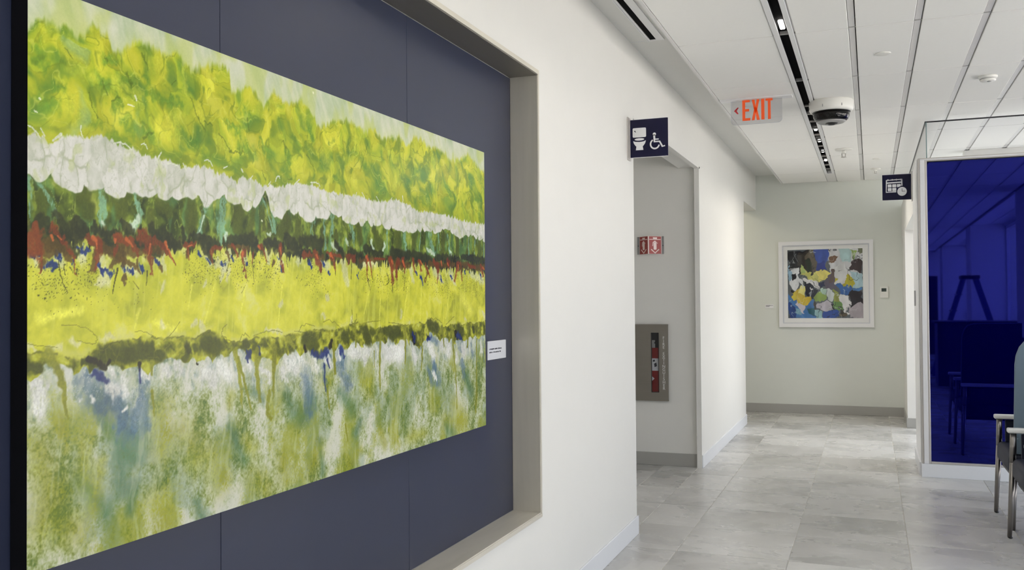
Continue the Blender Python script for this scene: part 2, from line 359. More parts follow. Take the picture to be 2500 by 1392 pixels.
# window wall: columns, sill, head, mullions, panes
cols = [(-12.5, -11.6), (-4.95, -4.05), (1.9, 2.75)]
for y0, y1 in cols:
    struct(MB().box(1.82, 2.62, y0, y1, 0, 2.90).build('wall_column', M['wall']))
struct(MB().box(WIN_X, WIN_X+.2, REAR, BY, 0, WIN_SILL).box(WIN_X, WIN_X+.2, REAR, BY, WIN_HEAD, TOP).build('wall_window', M['wall']))
struct(MB().box(1.80, 1.84, REAR, 7.8, 2.812, 2.90).build('trim_3', M['black']))                       # shade pocket along the windows
bays = [(-15, -12.5), (-11.6, -4.95), (-4.05, 1.9), (2.75, 7.80), (7.96, BY)]
k = 0
for y0, y1 in bays:
    k += 1; n = max(1, round((y1-y0)/1.45)); fr = MB(); st = (y1-y0)/n
    for i in range(n+1): yy = y0+st*i; fr.box(WIN_X+.04, WIN_X+.12, yy-.03, yy+.03, WIN_SILL, WIN_HEAD)
    fr.box(WIN_X+.04, WIN_X+.12, y0, y1, WIN_SILL, WIN_SILL+.06).box(WIN_X+.04, WIN_X+.12, y0, y1, WIN_HEAD-.06, WIN_HEAD).box(WIN_X+.04, WIN_X+.12, y0, y1, .92, .97)
    wf = struct(fr.build('window_%d' % k, M['trimw']))
    for i in range(n):
        MB().box(WIN_X+.075, WIN_X+.081, y0+st*i+.03, y0+st*(i+1)-.03, WIN_SILL+.06, WIN_HEAD-.06).build('pane', M['glass'], wf)
struct(MB().box(WIN_X+.25, 60, -60, 60, -.4, -.15).build('ground_outside', M['concrete']))

# ------------------------------------------------------------------ ceiling tiles and grid (tiles hang 6 mm below the bars)
grid = bpy.data.objects.new('ceiling', None); C.objects.link(grid); struct(grid)
BARS = [-.073+.3185*k for k in range(0, 8)]
CYS = [5.10+1.1335*k for k in range(-4, 6)] + [11.735]
colsx = [(-.990, -.474), (-.357, BARS[0]-.019)] + [(BARS[k]+.019, BARS[k+1]-.019) for k in range(len(BARS)-1)] + [(BARS[-1]+.019, WIN_X-.004)]
cache = {}
def ctile(x0, x1, y0, y1):
    key = (round(x1-x0, 4), round(y1-y0, 4))
    if key not in cache:
        hx, hy = (x1-x0)/2, (y1-y0)/2; b = .0025
        V = [(-hx, -hy, .03), (hx, -hy, .03), (hx, hy, .03), (-hx, hy, .03), (-hx, -hy, b), (hx, -hy, b), (hx, hy, b), (-hx, hy, b), (-hx+b, -hy+b, 0), (hx-b, -hy+b, 0), (hx-b, hy-b, 0), (-hx+b, hy-b, 0)]
        F = [(0, 4, 5, 1), (1, 5, 6, 2), (2, 6, 7, 3), (3, 7, 4, 0), (4, 8, 9, 5), (5, 9, 10, 6), (6, 10, 11, 7), (7, 11, 8, 4), (8, 11, 10, 9)]
        me = bpy.data.meshes.new('ceiling_tile'); me.from_pydata(V, [], F); me.materials.append(M['tile_c']); cache[key] = me
    o = bpy.data.objects.new('ceiling_tile', cache[key]); C.objects.link(o); o.parent = grid; o.location = ((x0+x1)/2, (y0+y1)/2, CE)
for x0, x1 in colsx:
    for j in range(len(CYS)-1):
        if x0 == -.990 and j == len(CYS)-2: ctile(x0, x1, CYS[j]+.005, 11.66)
        else: ctile(x0, x1, CYS[j]+.005, CYS[j+1]-.005)
rear = MB()
for x0, x1 in colsx:
    for j in range(14):
        y1 = CYS[0]-1.1335*j
        if y1 < REAR+1: break
        rear.box(x0, x1, y1-1.1315, y1-.002, CE, CE+.03)
ro = rear.build('ceiling_tiling', M['tile_c'], grid); ro['kind'] = 'stuff'
for x in BARS: MB().box(x-.0165, x+.0135, REAR, BY-.003, CE+.005, CE+.05).build('grid_bar', M['tbar'], grid)
MB().box(-.365, -.357, REAR, BY-.003, CE+.012, CE+.05).build('grid_bar', M['tbar'], grid)
cc = MB()
for y in CYS[:-1]: cc.box(-.99, WIN_X, y-.007, y+.007, CE+.0035, CE+.05)
cc.build('cross_bar', M['joint'], grid)

# ------------------------------------------------------------------ picture niche
nt_ = thing('wall_niche', (WX-ND, (NY0+NY1)/2, NZ0), 'brushed steel lined niche recessed in the white wall around the large green painting', 'wall niche')
T = .012
MB().box(WX-ND, WX+.009, NY1-.002, NY1+.012, NZ0-.015, NZ1+.018).build('frame_side', M['steel'], nt_, bevel=.001, seg=1)
MB().box(WX-ND, WX+.009, NY0-.012, NY0+.002, NZ0-.015, NZ1+.018).build('frame_side', M['steel'], nt_, bevel=.001, seg=1)
MB().box(WX-ND, WX+.009, NY0, NY1, NZ1-.003, NZ1+.018).build('frame_top', M['steel_shaded'], nt_, bevel=.001, seg=1)
MB().box(WX-ND, WX+.009, NY0, NY1, NZ0-.015, NZ0+.003).build('frame_bottom', M['steel'], nt_, bevel=.001, seg=1)
MB().box(WX+.009, WX+.012, NY0-.012, NY1+.012, NZ1+.001, NZ1+.020).build('front_lip', M['steel'], nt_, bevel=.0008, seg=1)
MB().box(WX+.009, WX+.012, NY0-.012, NY1+.012, NZ0-.017, NZ0-.001).build('front_lip', M['steel'], nt_, bevel=.0008, seg=1)
MB().box(WX+.009, WX+.0115, NY1+.0, NY1+.012, NZ0-.001, NZ1+.001).build('front_lip', M['steel'], nt_, bevel=.0008, seg=1)
seams = [NY0, 1.768, 2.714, NY1]
for a, b in zip(seams[:-1], seams[1:]):
    MB().box(WX-ND-.004, WX-ND, a+.001, b-.001, NZ0+.004, NZ1-.005).build('back_panel', M['navy'], nt_, bevel=.0008, seg=1)

